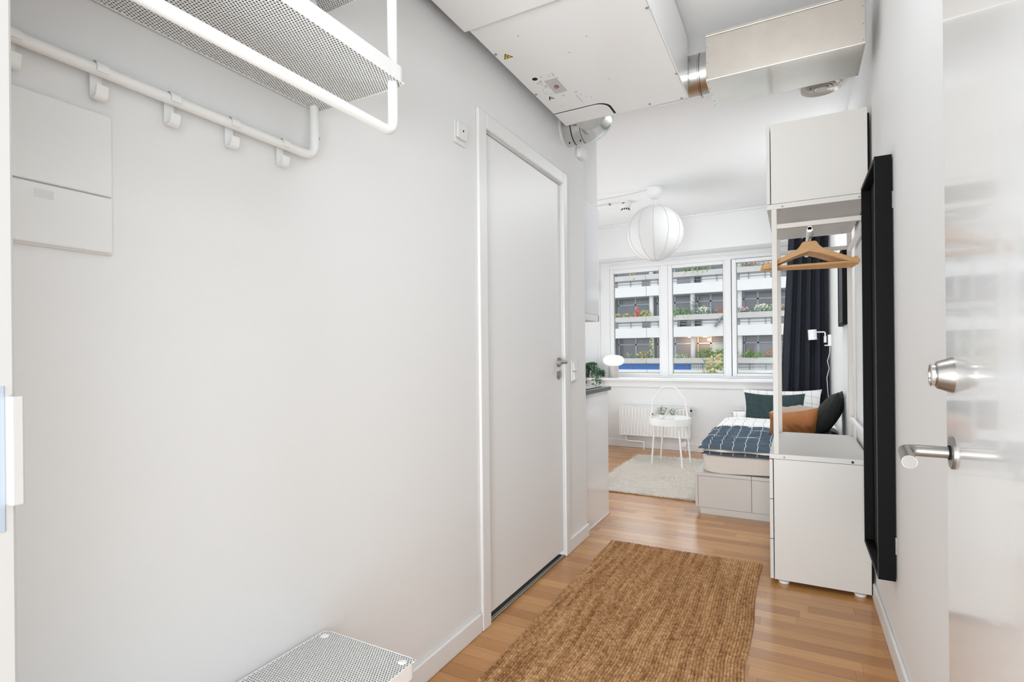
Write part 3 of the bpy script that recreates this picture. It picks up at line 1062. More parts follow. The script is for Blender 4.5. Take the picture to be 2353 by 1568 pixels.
PX0, PX1, PY0, PY1 = wx0 + 0.0125, 0.285, wy0 + 0.0125, wy1 - 0.0125
for x in (PX0, PX1):
    for yy in (PY0, PY1):
        post(x, yy)
for yy in (PY0 + 0.001, PY1 - 0.001):
    MB().box(PX0 + ps, PX1 - ps, yy - 0.009, yy + 0.009, 1.708, 1.730).build('cross_bar', 'post', wd, bevel=0.001)
for (z0, z1) in ((1.69, 1.712), (0.715, 0.737)):
    MB().box(PX1 - 0.009, PX1 + 0.009, PY0 + ps, PY1 - ps, z0, z1).build('rear_bar', 'powder', wd, bevel=0.001)
MB().tube([(0.068, PY0 + 0.008, 1.692), (0.068, PY1 - 0.008, 1.692)], 0.0125, 20).build('clothes_rail', 'powder', wd, True)
MB().box(0.06, 0.076, PY0 + 0.008, PY0 + 0.02, 1.692, 1.709).build('rail_bracket', 'powder', wd)
MB().box(0.06, 0.076, PY1 - 0.02, PY1 - 0.008, 1.692, 1.709).build('rail_bracket', 'powder', wd)
cz = 0.022
ch = MB().box(wx0, wx1, wy0, wy1, cz, 0.6008).build('chest_body', 'lacq', wd, bevel=0.0012)
MB().box(wx0 - 0.018, wx1, wy0, wy1, 0.602, 0.6255).build('chest_top', 'lacq', wd, bevel=0.0012)
for k in range(3):
    z0 = cz + 0.001 + k * 0.1927
    MB().box(wx0 - 0.0185, wx0 - 0.0035, wy0 + 0.002, wy1 - 0.002, z0, z0 + 0.1895).build('drawer_front', 'lacq', ch, bevel=0.001)
for (x, yy) in ((-0.055, wy0 + 0.035), (0.255, wy0 + 0.035), (-0.055, wy1 - 0.05), (0.255, wy1 - 0.05)):
    MB().lathe([(0.022, 0.0), (0.024, 0.003), (0.024, 0.012), (0.012, 0.014), (0.012, 0.022)], (x, yy, 0), 20).build('foot', 'plastic', wd, True)
for (x, z) in ((-0.045, 1.812), (0.263, 1.812), (-0.048, 0.612)):
    MB().cyl((x, wy0 - 0.0015, z), (x, wy0, z), 0.0045, 14).build('cam_screw', 'grey', wd)
s_ = MB().cyl((0.228, wy0 - 0.0015, 0.612), (0.228, wy0, 0.612), 0.0055, 16).build('bolt_hole', 'dark', wd)
MB().cyl((0.228, wy0 - 0.0025, 0.612), (0.228, wy0 - 0.0015, 0.612), 0.0028, 12).build('bolt_head', 'chrome', s_)
for (x, yy) in ((-0.06, wy0 + 0.02), (0.275, wy0 + 0.02), (-0.06, wy1 - 0.03), (0.25, wy1 - 0.03)):
    MB().cyl((x, yy, 1.801), (x, yy, 1.803), 0.005, 10).build('shelf_screw', 'grey', wd)
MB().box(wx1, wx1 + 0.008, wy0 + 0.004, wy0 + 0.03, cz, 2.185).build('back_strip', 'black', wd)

# wooden hangers
half = [(0, 0), (0.024, 0), (0.031, -0.004), (0.04, -0.018), (0.055, -0.030), (0.1, -0.049), (0.15, -0.068), (0.176, -0.078), (0.181, -0.0765),
        (0.186, -0.072), (0.194, -0.074), (0.202, -0.083), (0.206, -0.094), (0.203, -0.100), (0.194, -0.100), (0.182, -0.098), (0.10, -0.070), (0.05, -0.053), (0, -0.040)]
half = [(x, z * 1.2) for x, z in half]
poly = half + [(-x, z) for x, z in reversed(half[1:-1])]


def hanger_parts():
    b = MB()
    b.prism(poly, lambda x, z: (x, -0.006, z), lambda x, z: (x, 0.006, z))
    hk = MB()
    pts = [(0, 0, -0.012), (0, 0, 0.018)]
    for k in range(0, 13):
        a = -PI / 2 + 0.35 + k / 12 * (1.5 * PI - 0.2)
        pts.append((-0.0 + 0.0175 * math.cos(a), 0, 0.038 + 0.0175 * math.sin(a)))
    hk.tube(pts, 0.0016, 8)
    bar = MB()
    bar.tube([(-0.19, 0, -0.113), (0.19, 0, -0.113)], 0.0066, 10)
    return b, bar, hk


hlabels = ['nearest wooden hanger on the wardrobe rail', 'second wooden hanger from the front on the wardrobe rail', 'third wooden hanger from the front on the wardrobe rail',
           'fourth wooden hanger from the front on the wardrobe rail', 'fifth wooden hanger from the front on the wardrobe rail', 'rearmost wooden hanger, hanging lowest on the wardrobe rail']
hy0 = [2.935, 2.956, 2.977, 2.998, 3.022, 3.05]
hyaw = [0.02, 0.0, 0.05, 0.02, 0.06, 0.04]
proto = None
for i in range(6):
    if proto is None:
        t = thing('clothes_hanger', (0, 0, 0), hlabels[i], 'hanger', 'wooden hangers on the rail')
        hb_, bar_, hk_ = hanger_parts()
        hb_.build('shoulder', 'wood', t, bevel=0.0015)
        bar_.build('trouser_bar', 'wood', t, True)
        hk_.build('hook', 'chrome', t, True)
        proto = t
    else:
        t = proto.copy()
        COL.objects.link(t)
        t['label'] = hlabels[i]
        for chd in list(proto.children):
            c = chd.copy()
            COL.objects.link(c)
            c.parent = t
    t.location = (0.068 + [0, -0.003, -0.001, -0.006, -0.008, -0.013][i], hy0[i], 1.650)
    t.rotation_euler = (0, [0.0, 0.006, 0.012, -0.008, 0.014, 0.03][i], hyaw[i])

# ------------------------------------------------------------------ black shallow box frame on the right wall
bf = thing('black_box_frame', (0.3, 2.49, 0.3), 'tall black shallow box frame mounted on right wall before the wardrobe', 'frame')
bx0, by0, by1, bz0, bz1 = 0.257, 2.278, 2.708, 0.303, 1.811
t = 0.014
MB().box(bx0, XR - 0.004, by0, by0 + t, bz0, bz1).build('side_panel', 'black', bf)
MB().box(bx0, XR - 0.004, by1 - t, by1, bz0, bz1).build('side_panel', 'black', bf)
MB().box(bx0, XR - 0.004, by0 + t, by1 - t, bz1 - t, bz1).build('top_panel', 'black', bf)
MB().box(bx0, XR - 0.004, by0 + t, by1 - t, bz0, bz0 + t).build('bottom_panel', 'black', bf)
MB().box(XR - 0.024, XR - 0.004, by0 + t, by1 - t, bz0 + t, bz1 - t).build('back_panel', 'black', bf)
b = MB()
b.box(bx0 - 0.0012, bx0, by0, by0 + 0.003, bz0, bz1)
b.box(bx0 - 0.0012, bx0, by0, by1, bz1 - 0.003, bz1)
b.box(bx0 - 0.0012, bx0, by0, by1, bz0, bz0 + 0.003)
b.build('lit_edge_strip', 'litedge', bf)  # grey strips paint the light caught along the front edges
for z in (0.40, 1.62):
    MB().box(XR - 0.005, XR, by0 - 0.004, by0 + 0.008, z, z + 0.06).build('wall_hinge', 'steel', bf)

# ------------------------------------------------------------------ rugs
jr = thing('jute_rug', (-0.56, 2.30, 0), 'brown woven jute runner rug on the corridor oak floor', 'rug')
nx_, ny_ = 72 * 6, 150 * 5
u = np.linspace(0, 1, nx_ + 1)
v = np.linspace(0, 1, ny_ + 1)
U, V = np.meshgrid(u, v, indexing='ij')
RX0, RX1, RYa, RYb = -0.968, -0.160, 1.535, 3.052


def smooth_noise(t, seed, n=14):
    r = np.random.default_rng(seed)
    p = r.uniform(-1, 1, n + 1)
    return np.interp(t, np.linspace(0, 1, n + 1), p)


edgeL = RX0 + 0.006 * smooth_noise(V, 1)
edgeR = RX1 + 0.008 * smooth_noise(V, 2, 9)
X = edgeL + (edgeR - edgeL) * U
Y = RYa + (RYb - RYa) * V + 0.006 * smooth_noise(U, 3)
rows = 72
ph = U * rows
ri = np.floor(np.clip(ph, 0, rows - 1e-6))
fr_ = ph - ri
rowr = np.random.default_rng(5).uniform(0, 1, rows + 1)
knots = V * 150 + 0.5 * (ri % 2) + rowr[ri.astype(int)] * 0.25
prof = np.sin(np.pi * np.clip(fr_, 0, 1)) ** 0.6
kn = 0.5 + 0.5 * np.sin(2 * np.pi * knots + 1.2 * (fr_ - 0.5))
Z = 0.003 + 0.0095 * prof * (0.45 + 0.55 * kn) + 0.001 * rng.standard_normal(U.shape) * 0.5
X = X + 0.0012 * np.cos(2 * np.pi * knots)
edge = np.minimum(np.minimum(U, 1 - U) * 72, np.minimum(V, 1 - V) * 150)
Z = np.where(edge <= 0, 0.0005, Z)
grid_obj('woven_braids', X, Y, Z, 'jute', jr)

def fibre(m, f=0.45):
    nt = m.node_tree
    pb = nt.nodes['Principled BSDF']
    out = [n for n in nt.nodes if n.type == 'OUTPUT_MATERIAL'][0]
    tl_ = nt.nodes.new('ShaderNodeBsdfTranslucent')
    tl_.inputs[0].default_value = (0.97, 0.94, 0.89, 1)
    mx = nt.nodes.new('ShaderNodeMixShader')
    mx.inputs[0].default_value = f
    nt.links.new(pb.outputs[0], mx.inputs[1])
    nt.links.new(tl_.outputs[0], mx.inputs[2])
    nt.links.new(mx.outputs[0], out.inputs[0])


fibre(M['shag'])
sr = thing('shag_rug', (-1.05, 4.92, 0), 'cream white shag rug on the living room floor', 'rug')
SX0, SX1, SY0, SY1 = -1.50, -0.625, 4.135, 5.71
MB().box(SX0 + 0.01, SX1, SY0 + 0.01, SY1 - 0.01, 0, 0.008).build('backing', 'shagbase', sr)
n = 70000
px = rng.uniform(SX0, SX1, n)
py = rng.uniform(SY0, SY1, n)
lean = rng.normal(0, 0.022, (n, 2)) + np.stack([0.004 * np.sin(px * 9 + py * 5), 0.004 * np.cos(py * 8 - px * 4)], -1)
hgt = rng.uniform(0.010, 0.019, n) + 0.002 * np.sin(px * 14) * np.sin(py * 11)
ang = rng.uniform(0, PI, n)
wx_, wy_ = np.cos(ang) * 0.003, np.sin(ang) * 0.003
v0 = np.stack([px - wx_, py - wy_, np.full(n, 0.004)], -1)
v1 = np.stack([px + wx_, py + wy_, np.full(n, 0.004)], -1)
v2 = np.stack([px + lean[:, 0] + wx_ * 0.7, py + lean[:, 1] + wy_ * 0.7, hgt], -1)
v3 = np.stack([px + lean[:, 0] - wx_ * 0.7, py + lean[:, 1] - wy_ * 0.7, hgt], -1)
co = np.stack([v0, v1, v2, v3], 1).reshape(-1, 3) - np.array([-1.05, 4.92, 0])
me = bpy.data.meshes.new('pile')
me.vertices.add(4 * n)
me.vertices.foreach_set('co', co.astype(np.float32).ravel())
me.loops.add(4 * n)
me.loops.foreach_set('vertex_index', np.arange(4 * n, dtype=np.int32))
me.polygons.add(n)
me.polygons.foreach_set('loop_start', np.arange(0, 4 * n, 4, dtype=np.int32))
me.polygons.foreach_set('loop_total', np.full(n, 4, dtype=np.int32))
me.update(calc_edges=True)
me.materials.append(M['shag'])
o = bpy.data.objects.new('pile', me)
COL.objects.link(o)
o.parent = sr
o['kind'] = 'stuff'

# ------------------------------------------------------------------ bed
bd = thing('bed', (-0.15, 4.86, 0), 'white storage bed frame with drawers behind the wardrobe', 'bed')
BX0, BX1, BY0, BY1 = -0.600, 0.292, 3.853, 5.92
MB().box(BX0 + 0.012, BX1, BY0 + 0.004, BY1, 0.0, 0.044).build('plinth', 'lacq', bd)
MB().box(BX0, -0.262, BY0, BY1, 0.046, 0.262).build('drawer_case', 'lacq', bd, bevel=0.001)
MB().box(-0.260, BX1, BY0, BY1, 0.046, 0.262).build('side_case', 'lacq', bd, bevel=0.001)
MB().box(BX0 - 0.018, -0.262, BY0 - 0.004, BY1, 0.264, 0.286).build('top_rail', 'lacq', bd, bevel=0.001)
MB().box(-0.260, BX1, BY0 - 0.004, BY1, 0.264, 0.286).build('top_rail', 'lacq', bd, bevel=0.001)
for k in range(2):
    y0 = BY0 + 0.002 + k * 1.03
    MB().box(BX0 - 0.019, BX0 - 0.002, y0, y0 + 1.026, 0.05, 0.262).build('drawer_front', 'lacq', bd, bevel=0.001)


def soft_box(name, x0, x1, y0, y1, z0, z1, m, parent=None, p=7.0, wob=0.0, seed=0, nu=48, nv=24, uvs=None):
    """rounded slab as a superellipsoid with gentle waves"""
    th = np.linspace(0, 2 * PI, nu + 1)
    ph_ = np.linspace(-PI / 2, PI / 2, nv + 1)
    T, P = np.meshgrid(th, ph_, indexing='ij')
    sg = lambda a, e: np.sign(a) * np.abs(a) ** e
    e1, e2 = 2 / p, 2 / p
    x = sg(np.cos(P), e1) * sg(np.cos(T), e2)
    y = sg(np.cos(P), e1) * sg(np.sin(T), e2)
    z = sg(np.sin(P), e1)
    X = (x0 + x1) / 2 + x * (x1 - x0) / 2
    Y = (y0 + y1) / 2 + y * (y1 - y0) / 2
    Z = (z0 + z1) / 2 + z * (z1 - z0) / 2
    return X, Y, Z


MX0, MX1, MY0, MY1 = -0.592, 0.287, 3.866, 5.90
X, Y, Z = soft_box('', MX0, MX1, MY0, MY1, 0.286, 0.414, 'sheet', nu=200, nv=48, p=12)
wv = 0.006 * np.sin(X * 21 + 1) * np.sin(Z * 60) * (Y < MY0 + 0.1) + 0.004 * np.sin(X * 8.0) * (Z < 0.32)
Z2 = Z - np.where((Z < 0.33) & (Y < MY0 + 0.15), 0.012 * (0.5 + 0.5 * np.sin((X + 0.6) * 9)), 0)
Z2 = np.maximum(Z2, 0.2865)
mt = tag(grid_obj('mattress', X, Y - np.abs(wv) - 0.006 * (Z < 0.34), Z2, 'sheet'), 'cream sheet-covered mattress on the white bed frame', 'mattress')


def cloth_slab(name, x0, x1, y0, y1, zfun, thick, m, seed, fold_amp, fold_k, parent=None, nu=130, nv=110, uvrot=0):
    """quilt: top surface with folds, rounded edges, closed underneath"""
    r = np.random.default_rng(seed)
    s = np.linspace(-1, 1, nu)
    tt = np.linspace(-1, 1, nv)
    Sx, Ty = np.meshgrid(s, tt, indexing='ij')
    phs = r.uniform(0, 6.28, 12)
    X0 = x0 + (x1 - x0) * (Sx + 1) / 2
    Y0 = y0 + (y1 - y0) * (Ty + 1) / 2
    f = np.zeros_like(X0)
    for k in range(6):
        a = r.uniform(-0.35, 0.35)
        kk = fold_k * r.uniform(0.6, 1.6)
        f += np.sin((Y0 * math.cos(a) + X0 * math.sin(a) + 0.03 * np.sin(X0 * 14 + phs[k])) * kk + phs[k]) * r.uniform(0.4, 1.0)
    f = f / 4
    rim = (1 - np.abs(Sx) ** 14) ** 0.5 * (1 - np.abs(Ty) ** 14) ** 0.5
    base = zfun(X0, Y0)
    Zt = base + thick * rim * (0.82 + fold_amp * f)
    Zb = base + 0.0 * rim
    ex = 0.012 * np.sin(Y0 * 40 + 1.7) * (np.abs(Sx) > 0.9)
    Xt = X0 + ex
    Yt = Y0 + 0.01 * np.sin(X0 * 23 + phs[0]) * (np.abs(Ty) > 0.9)
    # join top and (reversed) bottom in one grid
    Xa = np.concatenate([Xt, Xt[::-1]], 0)
    Ya = np.concatenate([Yt, Yt[::-1]], 0)
    Za = np.concatenate([Zt, Zb[::-1]], 0)
    Ua = np.concatenate([X0, X0[::-1]], 0) + 0.007 * np.concatenate([f, f[::-1]], 0)
    Va = np.concatenate([Y0, Y0[::-1]], 0)
    Va = Va + 3
    Ua = Ua + 3
    return grid_obj(name, Xa, Ya, Za, m, parent, uv=(Ua, Va))


dv = thing('duvet', (-0.15, 4.3, 0.415), 'dark blue checked duvet folded across the foot of the bed', 'bedding')
zf = lambda X, Y: 0.4145 + 0.0 * X - 0.0 * Y
cloth_slab('lower_layer', -0.575, 0.283, 3.862, 4.62, lambda X, Y: 0.4145 + 0 * X, 0.030, 'duvetdark', 3, 0.15, 40, dv)
cloth_slab('turned_lining', -0.562, 0.283, 3.848, 4.60, lambda X, Y: 0.438 + 0 * X, 0.024, 'sheet', 8, 0.2, 30, dv)
cloth_slab('top_layer', -0.585, 0.283, 3.842, 4.66, lambda X, Y: 0.456 + 0.03 * (Y - 3.86), 0.048, 'duvetdark', 4, 0.42, 52, dv)
cloth_slab('white_turn_down', -0.570, 0.283, 4.585, 5.15, lambda X, Y: 0.474 + 0 * X, 0.072, 'duvetwhite', 5, 0.16, 24, dv)


def cushion(name, c, w_, h_, t_, right, upv, m, label, cat, seed=0, back=None, lean=0.0, group=None, uv=True):
    """two-sided plump cushion with pinched corners; right/up are its axes"""
    right = Vector(right).normalized()
    upv = (Vector(upv) - right * Vector(upv).dot(right)).normalized()
    nrm = right.cross(upv)
    n = 40
    s = np.linspace(-1, 1, n)
    A, B = np.meshgrid(s, s, indexing='ij')
    r = np.random.default_rng(seed)
    p1, p2, p3 = r.uniform(0, 6, 3)
    prof = ((1 - np.abs(A) ** 2.6) * (1 - np.abs(B) ** 2.6)).clip(0) ** 0.62
    wr = 0.05 * np.sin(A * 5 + B * 3 + p1) * np.sin(B * 7 - A * 2 + p2) + 0.03 * np.sin(11 * A * B + p3) + 0.03 * np.sin(17 * A + 9 * B + p1)
    inx = 1 - 0.075 * (1 - B ** 2) * 1.0
    iny = 1 - 0.075 * (1 - A ** 2) * 1.0
    a = A * inx * w_ / 2
    b_ = B * iny * h_ / 2
    sag = -0.03 * h_ * (1 - A ** 2) * (B > 0) * B
    b_ = b_ + sag
    hgt = prof * t_ / 2 * (1 + wr)
    root = None

    def P(sign):
        off = sign * hgt
        return (c[0] + right.x * a + upv.x * b_ + nrm.x * off, c[1] + right.y * a + upv.y * b_ + nrm.y * off, c[2] + right.z * a + upv.z * b_ + nrm.z * off)
    XA, YA, ZA = P(1)
    XB, YB_, ZB = P(-1)
    if back is None:
        Xc = np.concatenate([XA, XB[::-1]], 0)
        Yc = np.concatenate([YA, YB_[::-1]], 0)
        Zc = np.concatenate([ZA, ZB[::-1]], 0)
        Uc = np.concatenate([a, a[::-1]], 0) + 2
        Vc = np.concatenate([b_, b_[::-1]], 0) + 2
        o = grid_obj(name, Xc, Yc, Zc, m, None, uv=(Uc, Vc))
        return tag(o, label, cat, group)
    t = thing(name, c, label, cat, group)
    grid_obj('front_panel', XA, YA, ZA, m, t)
    grid_obj('back_panel', XB, YB_, ZB, back, t)
    return t


# pillow leaning at the window end, cushions in front of it
cushion('pillow', (-0.115, 5.64, 0.585), 0.68, 0.39, 0.15, (1, 0.0, 0.01), (0.0, 0.50, 0.87), 'duvetwhite', 'white checked pillow leaning at the head of the bed', 'pillow', 1)
cushion('pillow', (-0.14, 5.38, 0.485), 0.80, 0.24, 0.12, (1, 0.0, 0.0), (0.0, 0.86, 0.50), 'duvetwhite', 'lower white checked pillow behind the dark green cushion', 'pillow', 6)
cushion('cushion', (-0.165, 5.21, 0.588), 0.49, 0.345, 0.14, (1, 0.0, 0.0), (0.0, 0.36, 0.93), 'green', 'wide dark green linen cushion propped against the white pillow', 'cushion', 2)
cushion('cushion', (-0.015, 4.36, 0.598), 0.33, 0.25, 0.26, (0.95, 0.22, 0.12), (-0.08, -0.62, 0.78), 'tan', 'cognac brown cushion with a taupe back on the bed', 'cushion', 3, back='taupe')
cushion('cushion', (0.215, 4.54, 0.655), 0.42, 0.40, 0.14, (0.20, 0.97, 0.0), (0.46, -0.1, 0.88), 'olive', 'charcoal green cushion leaning on the right wall', 'cushion', 4)

# ------------------------------------------------------------------ curtain
nu, nv = 150, 40
s = np.linspace(0, 1, nu)
z = np.linspace(0, 1, nv)
Sg, Zg = np.meshgrid(s, z, indexing='ij')
zz = 0.18 + Zg * (2.60 - 0.18)
xl = -0.145 + (zz - 0.45) * 0.055
xx = xl + (0.296 - xl) * Sg
fold = np.sin(Sg * 2 * PI * 4.6 + 0.6 * np.sin(Zg * 2.2) + 0.5)
yy = 6.045 + 0.034 * fold + 0.010 * np.sin(Sg * 2 * PI * 9.3 + 1 + Zg)
ct = thing('curtain', (0.1, 6.12, 0.18), 'charcoal pleated curtain at the right end of the window', 'curtain')
cl = grid_obj('cloth', xx, yy, zz, 'curtain', ct)
sol = cl.modifiers.new('thickness', 'SOLIDIFY')
sol.thickness = 0.003
MB().box(-0.2, 0.30, 6.03, 6.06, 2.60, 2.62).build('rail', 'powder', ct)

# ------------------------------------------------------------------ pendant, detector, cables
pl = thing('pendant_lamp', (-1.146, 5.016, ZC), 'round white fabric pendant lamp hanging in the living room', 'lamp')
cx_, cy_, cz_ = -1.146, 5.016, 2.240
MB().lathe([(0.066, 0), (0.070, -0.004), (0.068, -0.03), (0.060, -0.06), (0.045, -0.088), (0.022, -0.105), (0.012, -0.108), (0.009, -0.118), (0.004, -0.132)], (cx_, cy_, ZC), 32).build('canopy', 'plastic', pl, True)
MB().cyl((cx_, cy_, ZC - 0.13), (cx_, cy_, 2.45), 0.0028, 10).build('cord', 'plastic', pl)
R = 0.257
nr = 12
th = np.linspace(0, 2 * PI, nr * 8 + 1)
ph_ = np.linspace(-PI / 2 + 0.03, PI / 2 - 0.16, 41)
T, P = np.meshgrid(th, ph_, indexing='ij')
sc = 1 - 0.022 * (np.abs(np.sin((T + 0.35) * nr / 2))) ** 1 * 0 - 0.02 * (1 - np.abs(np.sin((T + 0.35) * nr / 2)) ** 0.5) * 0
bul = 1 - 0.018 * np.abs(np.sin((T + 0.35) * nr / 2)) * np.cos(P)
Xs, Ys, Zs = cx_ + R * bul * np.cos(P) * np.cos(T), cy_ + R * bul * np.cos(P) * np.sin(T), cz_ + R * np.sin(P)
sh = grid_obj('shade', Xs, Ys, Zs, 'paper', pl)
for k in range(nr):
    a = 2 * PI * k / nr - 0.35
    pts = [(cx_ + (R + 0.0005) * math.cos(q) * math.cos(a), cy_ + (R + 0.0005) * math.cos(q) * math.sin(a), cz_ + (R + 0.0005) * math.sin(q)) for q in np.linspace(-PI / 2 + 0.05, PI / 2 - 0.17, 30)]
    MB().tube(pts, 0.0022, 6).build('rib', 'palegrey', sh, True)
MB().lathe([(0.0, 0), (0.02, 0.0), (0.02, 0.012), (0.0, 0.012)], (cx_, cy_, cz_ + R - 0.008), 16).build('cap', 'plastic', pl, True)
pts = []
for k in range(25):
    u_ = k / 24
    x = -1.205 - u_ * 1.15
    pts.append((x, 5.012 - 0.13 * u_, 2.655 - 0.045 * math.sin(PI * min(1, u_ * 1.0)) * (1.0)))
tag(MB().tube(pts, 0.003, 8).build('ceiling_cable', 'palegrey', None, True), 'thin white cable sagging from the pendant canopy along ceiling', 'cable')
sd = thing('smoke_detector', (-1.513, 5.33, ZC), 'small white smoke detector on the ceiling left of pendant', 'detector')
MB().lathe([(0.058, 0), (0.058, -0.045), (0.05, -0.055), (0.046, -0.058)], (-1.513, 5.33, ZC), 28).build('base', 'plastic', sd, True)
dome = MB().lathe([(0.044, -0.058), (0.042, -0.072), (0.04, -0.092), (0.03, -0.102), (0.0, -0.104)], (-1.513, 5.33, ZC), 28).build('sensor_dome', 'plastic', sd, True)
for k in range(12):
    a = 2 * PI * k / 12
    c = Vector((-1.513 + 0.0415 * math.cos(a), 5.33 + 0.0415 * math.sin(a), ZC - 0.080))
    MB().obox(c, Vector((-math.sin(a), math.cos(a), 0)) * 0.006, Vector((math.cos(a), math.sin(a), 0)) * 0.0025, UZ * 0.008).build('slot', 'dark', dome)
MB().obox((-1.513 - 0.005, 5.33 - 0.058, ZC - 0.024), (0.014, 0.002, 0.003), (0, 0.0012, 0), (0, 0, 0.005)).build('label_strip', 'red', sd)
cn = thing('ceiling_conduit', (-1.9, 5.31, ZC), 'slim white cable conduit leading to the smoke detector', 'conduit')
MB().box(-2.6, -1.568, 5.302, 5.318, ZC - 0.015, ZC).build('duct_channel', 'plastic', cn, bevel=0.002)
MB().box(-1.68, -1.66, 5.298, 5.322, ZC - 0.018, ZC).build('clip', 'grey', cn)

# ------------------------------------------------------------------ radiators
def radiator(x0, x1, label, valve_side):
    r = thing('radiator', ((x0 + x1) / 2, 6.15, 0.15), label, 'radiator', 'radiators under the window')
    z0, z1 = 0.152, 0.497
    yf = 6.098
    n = int(round((x1 - x0) / 0.0375))
    N_ = n * 12
    xs = np.linspace(x0 + 0.012, x1 - 0.012, N_ + 1)
    zs = np.array([z0 + 0.004, z0 + 0.02, z0 + 0.032, z1 - 0.032, z1 - 0.02, z1 - 0.004])
    amp = np.array([0, 0, 1, 1, 0, 0])
    Xg, Zg_ = np.meshgrid(xs, zs, indexing='ij')
    w2 = np.clip(np.sin((Xg - x0) / (x1 - x0) * 2 * PI * n) * 1.6, -1, 1)
    Yg = yf + 0.006 - 0.006 * w2 * amp[None, :]
    grid_obj('front_panel', Xg, Yg, Zg_, 'powder', r, smooth=True)
    MB().box(x0 + 0.01, x1 - 0.01, yf + 0.013, yf + 0.03, z0, z1).build('water_core', 'powder', r)
    MB().box(x0 + 0.01, x1 - 0.01, yf + 0.05, yf + 0.075, z0, z1).build('rear_panel', 'powder', r)
    MB().box(x0, x0 + 0.012, yf + 0.002, yf + 0.078, z0, z1).build('side_cover', 'powder', r, bevel=0.003)
    MB().box(x1 - 0.012, x1, yf + 0.002, yf + 0.078, z0, z1).build('side_cover', 'powder', r, bevel=0.003)
    g = MB().box(x0, x1, yf + 0.002, yf + 0.078, z1 - 0.002, z1 + 0.006)
    g.build('top_grille', 'powder', r, bevel=0.002)
    MB().box(x0 + 0.2, x0 + 0.24, yf + 0.078, YB, z0 + 0.05, z1 - 0.05).build('wall_bracket', 'powder', r)
    MB().box(x1 - 0.24, x1 - 0.2, yf + 0.078, YB, z0 + 0.05, z1 - 0.05).build('wall_bracket', 'powder', r)
    return r


r1 = radiator(-1.836, -1.03, 'white ribbed panel radiator behind the round side table', 1)
MB().tube(fillet([(-1.76, 6.135, 0.155), (-1.76, 6.135, 0.085), (-1.55, 6.135, 0.085), (-1.55, 6.135, 0.0)], 0.025), 0.0095, 12).build('pipe', 'powder', r1, True)
v_ = MB().cyl((-1.085, 6.10, 0.098), (-1.085, 6.03, 0.098), 0.03, 24).build('thermostat_valve', 'plastic', r1, True, bevel=0.004)
MB().tube([(-1.085, 6.135, 0.155), (-1.085, 6.135, 0.0)], 0.0095, 12).build('pipe', 'powder', r1, True)
MB().tube([(-1.085, 6.135, 0.098), (-1.085, 6.09, 0.098)], 0.012, 12).build('valve_neck', 'powder', r1, True)
hm = MB().box(-1.475, -1.405, 6.083, 6.097, 0.405, 0.475).build('heat_meter', 'plastic', r1, bevel=0.003)
MB().box(-1.452, -1.428, 6.0822, 6.083, 0.412, 0.424).build('display', 'dark', hm)
MB().cyl((-1.03, 6.14, 0.465), (-1.015, 6.14, 0.465), 0.011, 12).build('bleed_valve', 'dark', r1)
r2_ = radiator(-0.584, 0.20, 'white panel radiator mostly hidden behind the bed pillows', 0)
MB().cyl((-0.600, 6.14, 0.465), (-0.584, 6.14, 0.465), 0.010, 12).build('bleed_valve', 'dark', r2_)

# ------------------------------------------------------------------ round side table with hoop handle
tb = thing('side_table', (-1.094, 5.395, 0.012), 'round white metal tray table with hoop handle on the shag rug', 'side table')
tx, ty = -1.100, 5.395
zt = 0.40
MB().lathe([(0.0, zt), (0.200, zt), (0.2035, zt + 0.004), (0.2035, zt + 0.07), (0.2005, zt + 0.07), (0.2005, zt + 0.05), (0.0, zt + 0.05)], (tx, ty, 0), 64).build('tray', 'powder', tb, True)
feet = ((-1.257, 5.266), (-1.239, 5.588), (-0.953, 5.21), (-0.928, 5.514))
for (x, yy) in feet:
    d = Vector((x - tx, yy - ty, 0))
    tp = Vector((tx, ty, zt)) + d.normalized() * min(0.168, d.length * 0.85)
    tp.z = zt
    MB().tube([(x, yy, 0.012), tp], 0.0085, 14).build('leg', 'powder', tb, True)
hp = [(tx - 0.186, ty, zt + 0.045), (tx - 0.150, ty, 0.655), (tx - 0.062, ty, 0.778), (tx + 0.062, ty, 0.778), (tx + 0.150, ty, 0.655), (tx + 0.186, ty, zt + 0.045)]
hp = [(p[0], ty - 0.05 + 0.05 * 0 + (p[0] - tx) * 0.0, p[2]) for p in hp]
MB().tube(fillet(hp, 0.06, 7), 0.007, 12).build('hoop_handle', 'powder', tb, True)


def small_plant(x, yy, zb, label, lm, seed, hgt=0.085, n=90, w_=0.05):
    p = thing('potted_plant', (x, yy, zb), label, 'plant', 'small potted plants on the side table')
    MB().lathe([(0.0, 0.0), (0.021, 0.0), (0.026, 0.045), (0.0265, 0.047), (0.0235, 0.047), (0.0225, 0.038), (0.0, 0.038)], (x, yy, zb), 24).build('pot', 'potwhite', p, True)
    foliage('foliage', lm, p, (x, yy, zb + 0.045 + hgt * 0.5), (w_, w_, hgt * 0.55), n, 0.016, 0, seed)
    st = MB()
    r = random.Random(seed)
    for _ in range(6):
        st.tube([(x, yy, zb + 0.036), (x + r.uniform(-0.03, 0.03), yy + r.uniform(-0.03, 0.03), zb + 0.045 + hgt * r.uniform(0.5, 0.9))], 0.0012, 5)
    st.build('stems', 'leafmid', p)
    return p


small_plant(tx - 0.075, ty - 0.02, zt + 0.05, 'little grey-green plant in a white pot, left on tray table', 'leafgrey', 3)
small_plant(tx + 0.022, ty - 0.02, zt + 0.05, 'little light green plant in a white pot, right on tray table', 'leafpale', 4, 0.07, 80, 0.045)

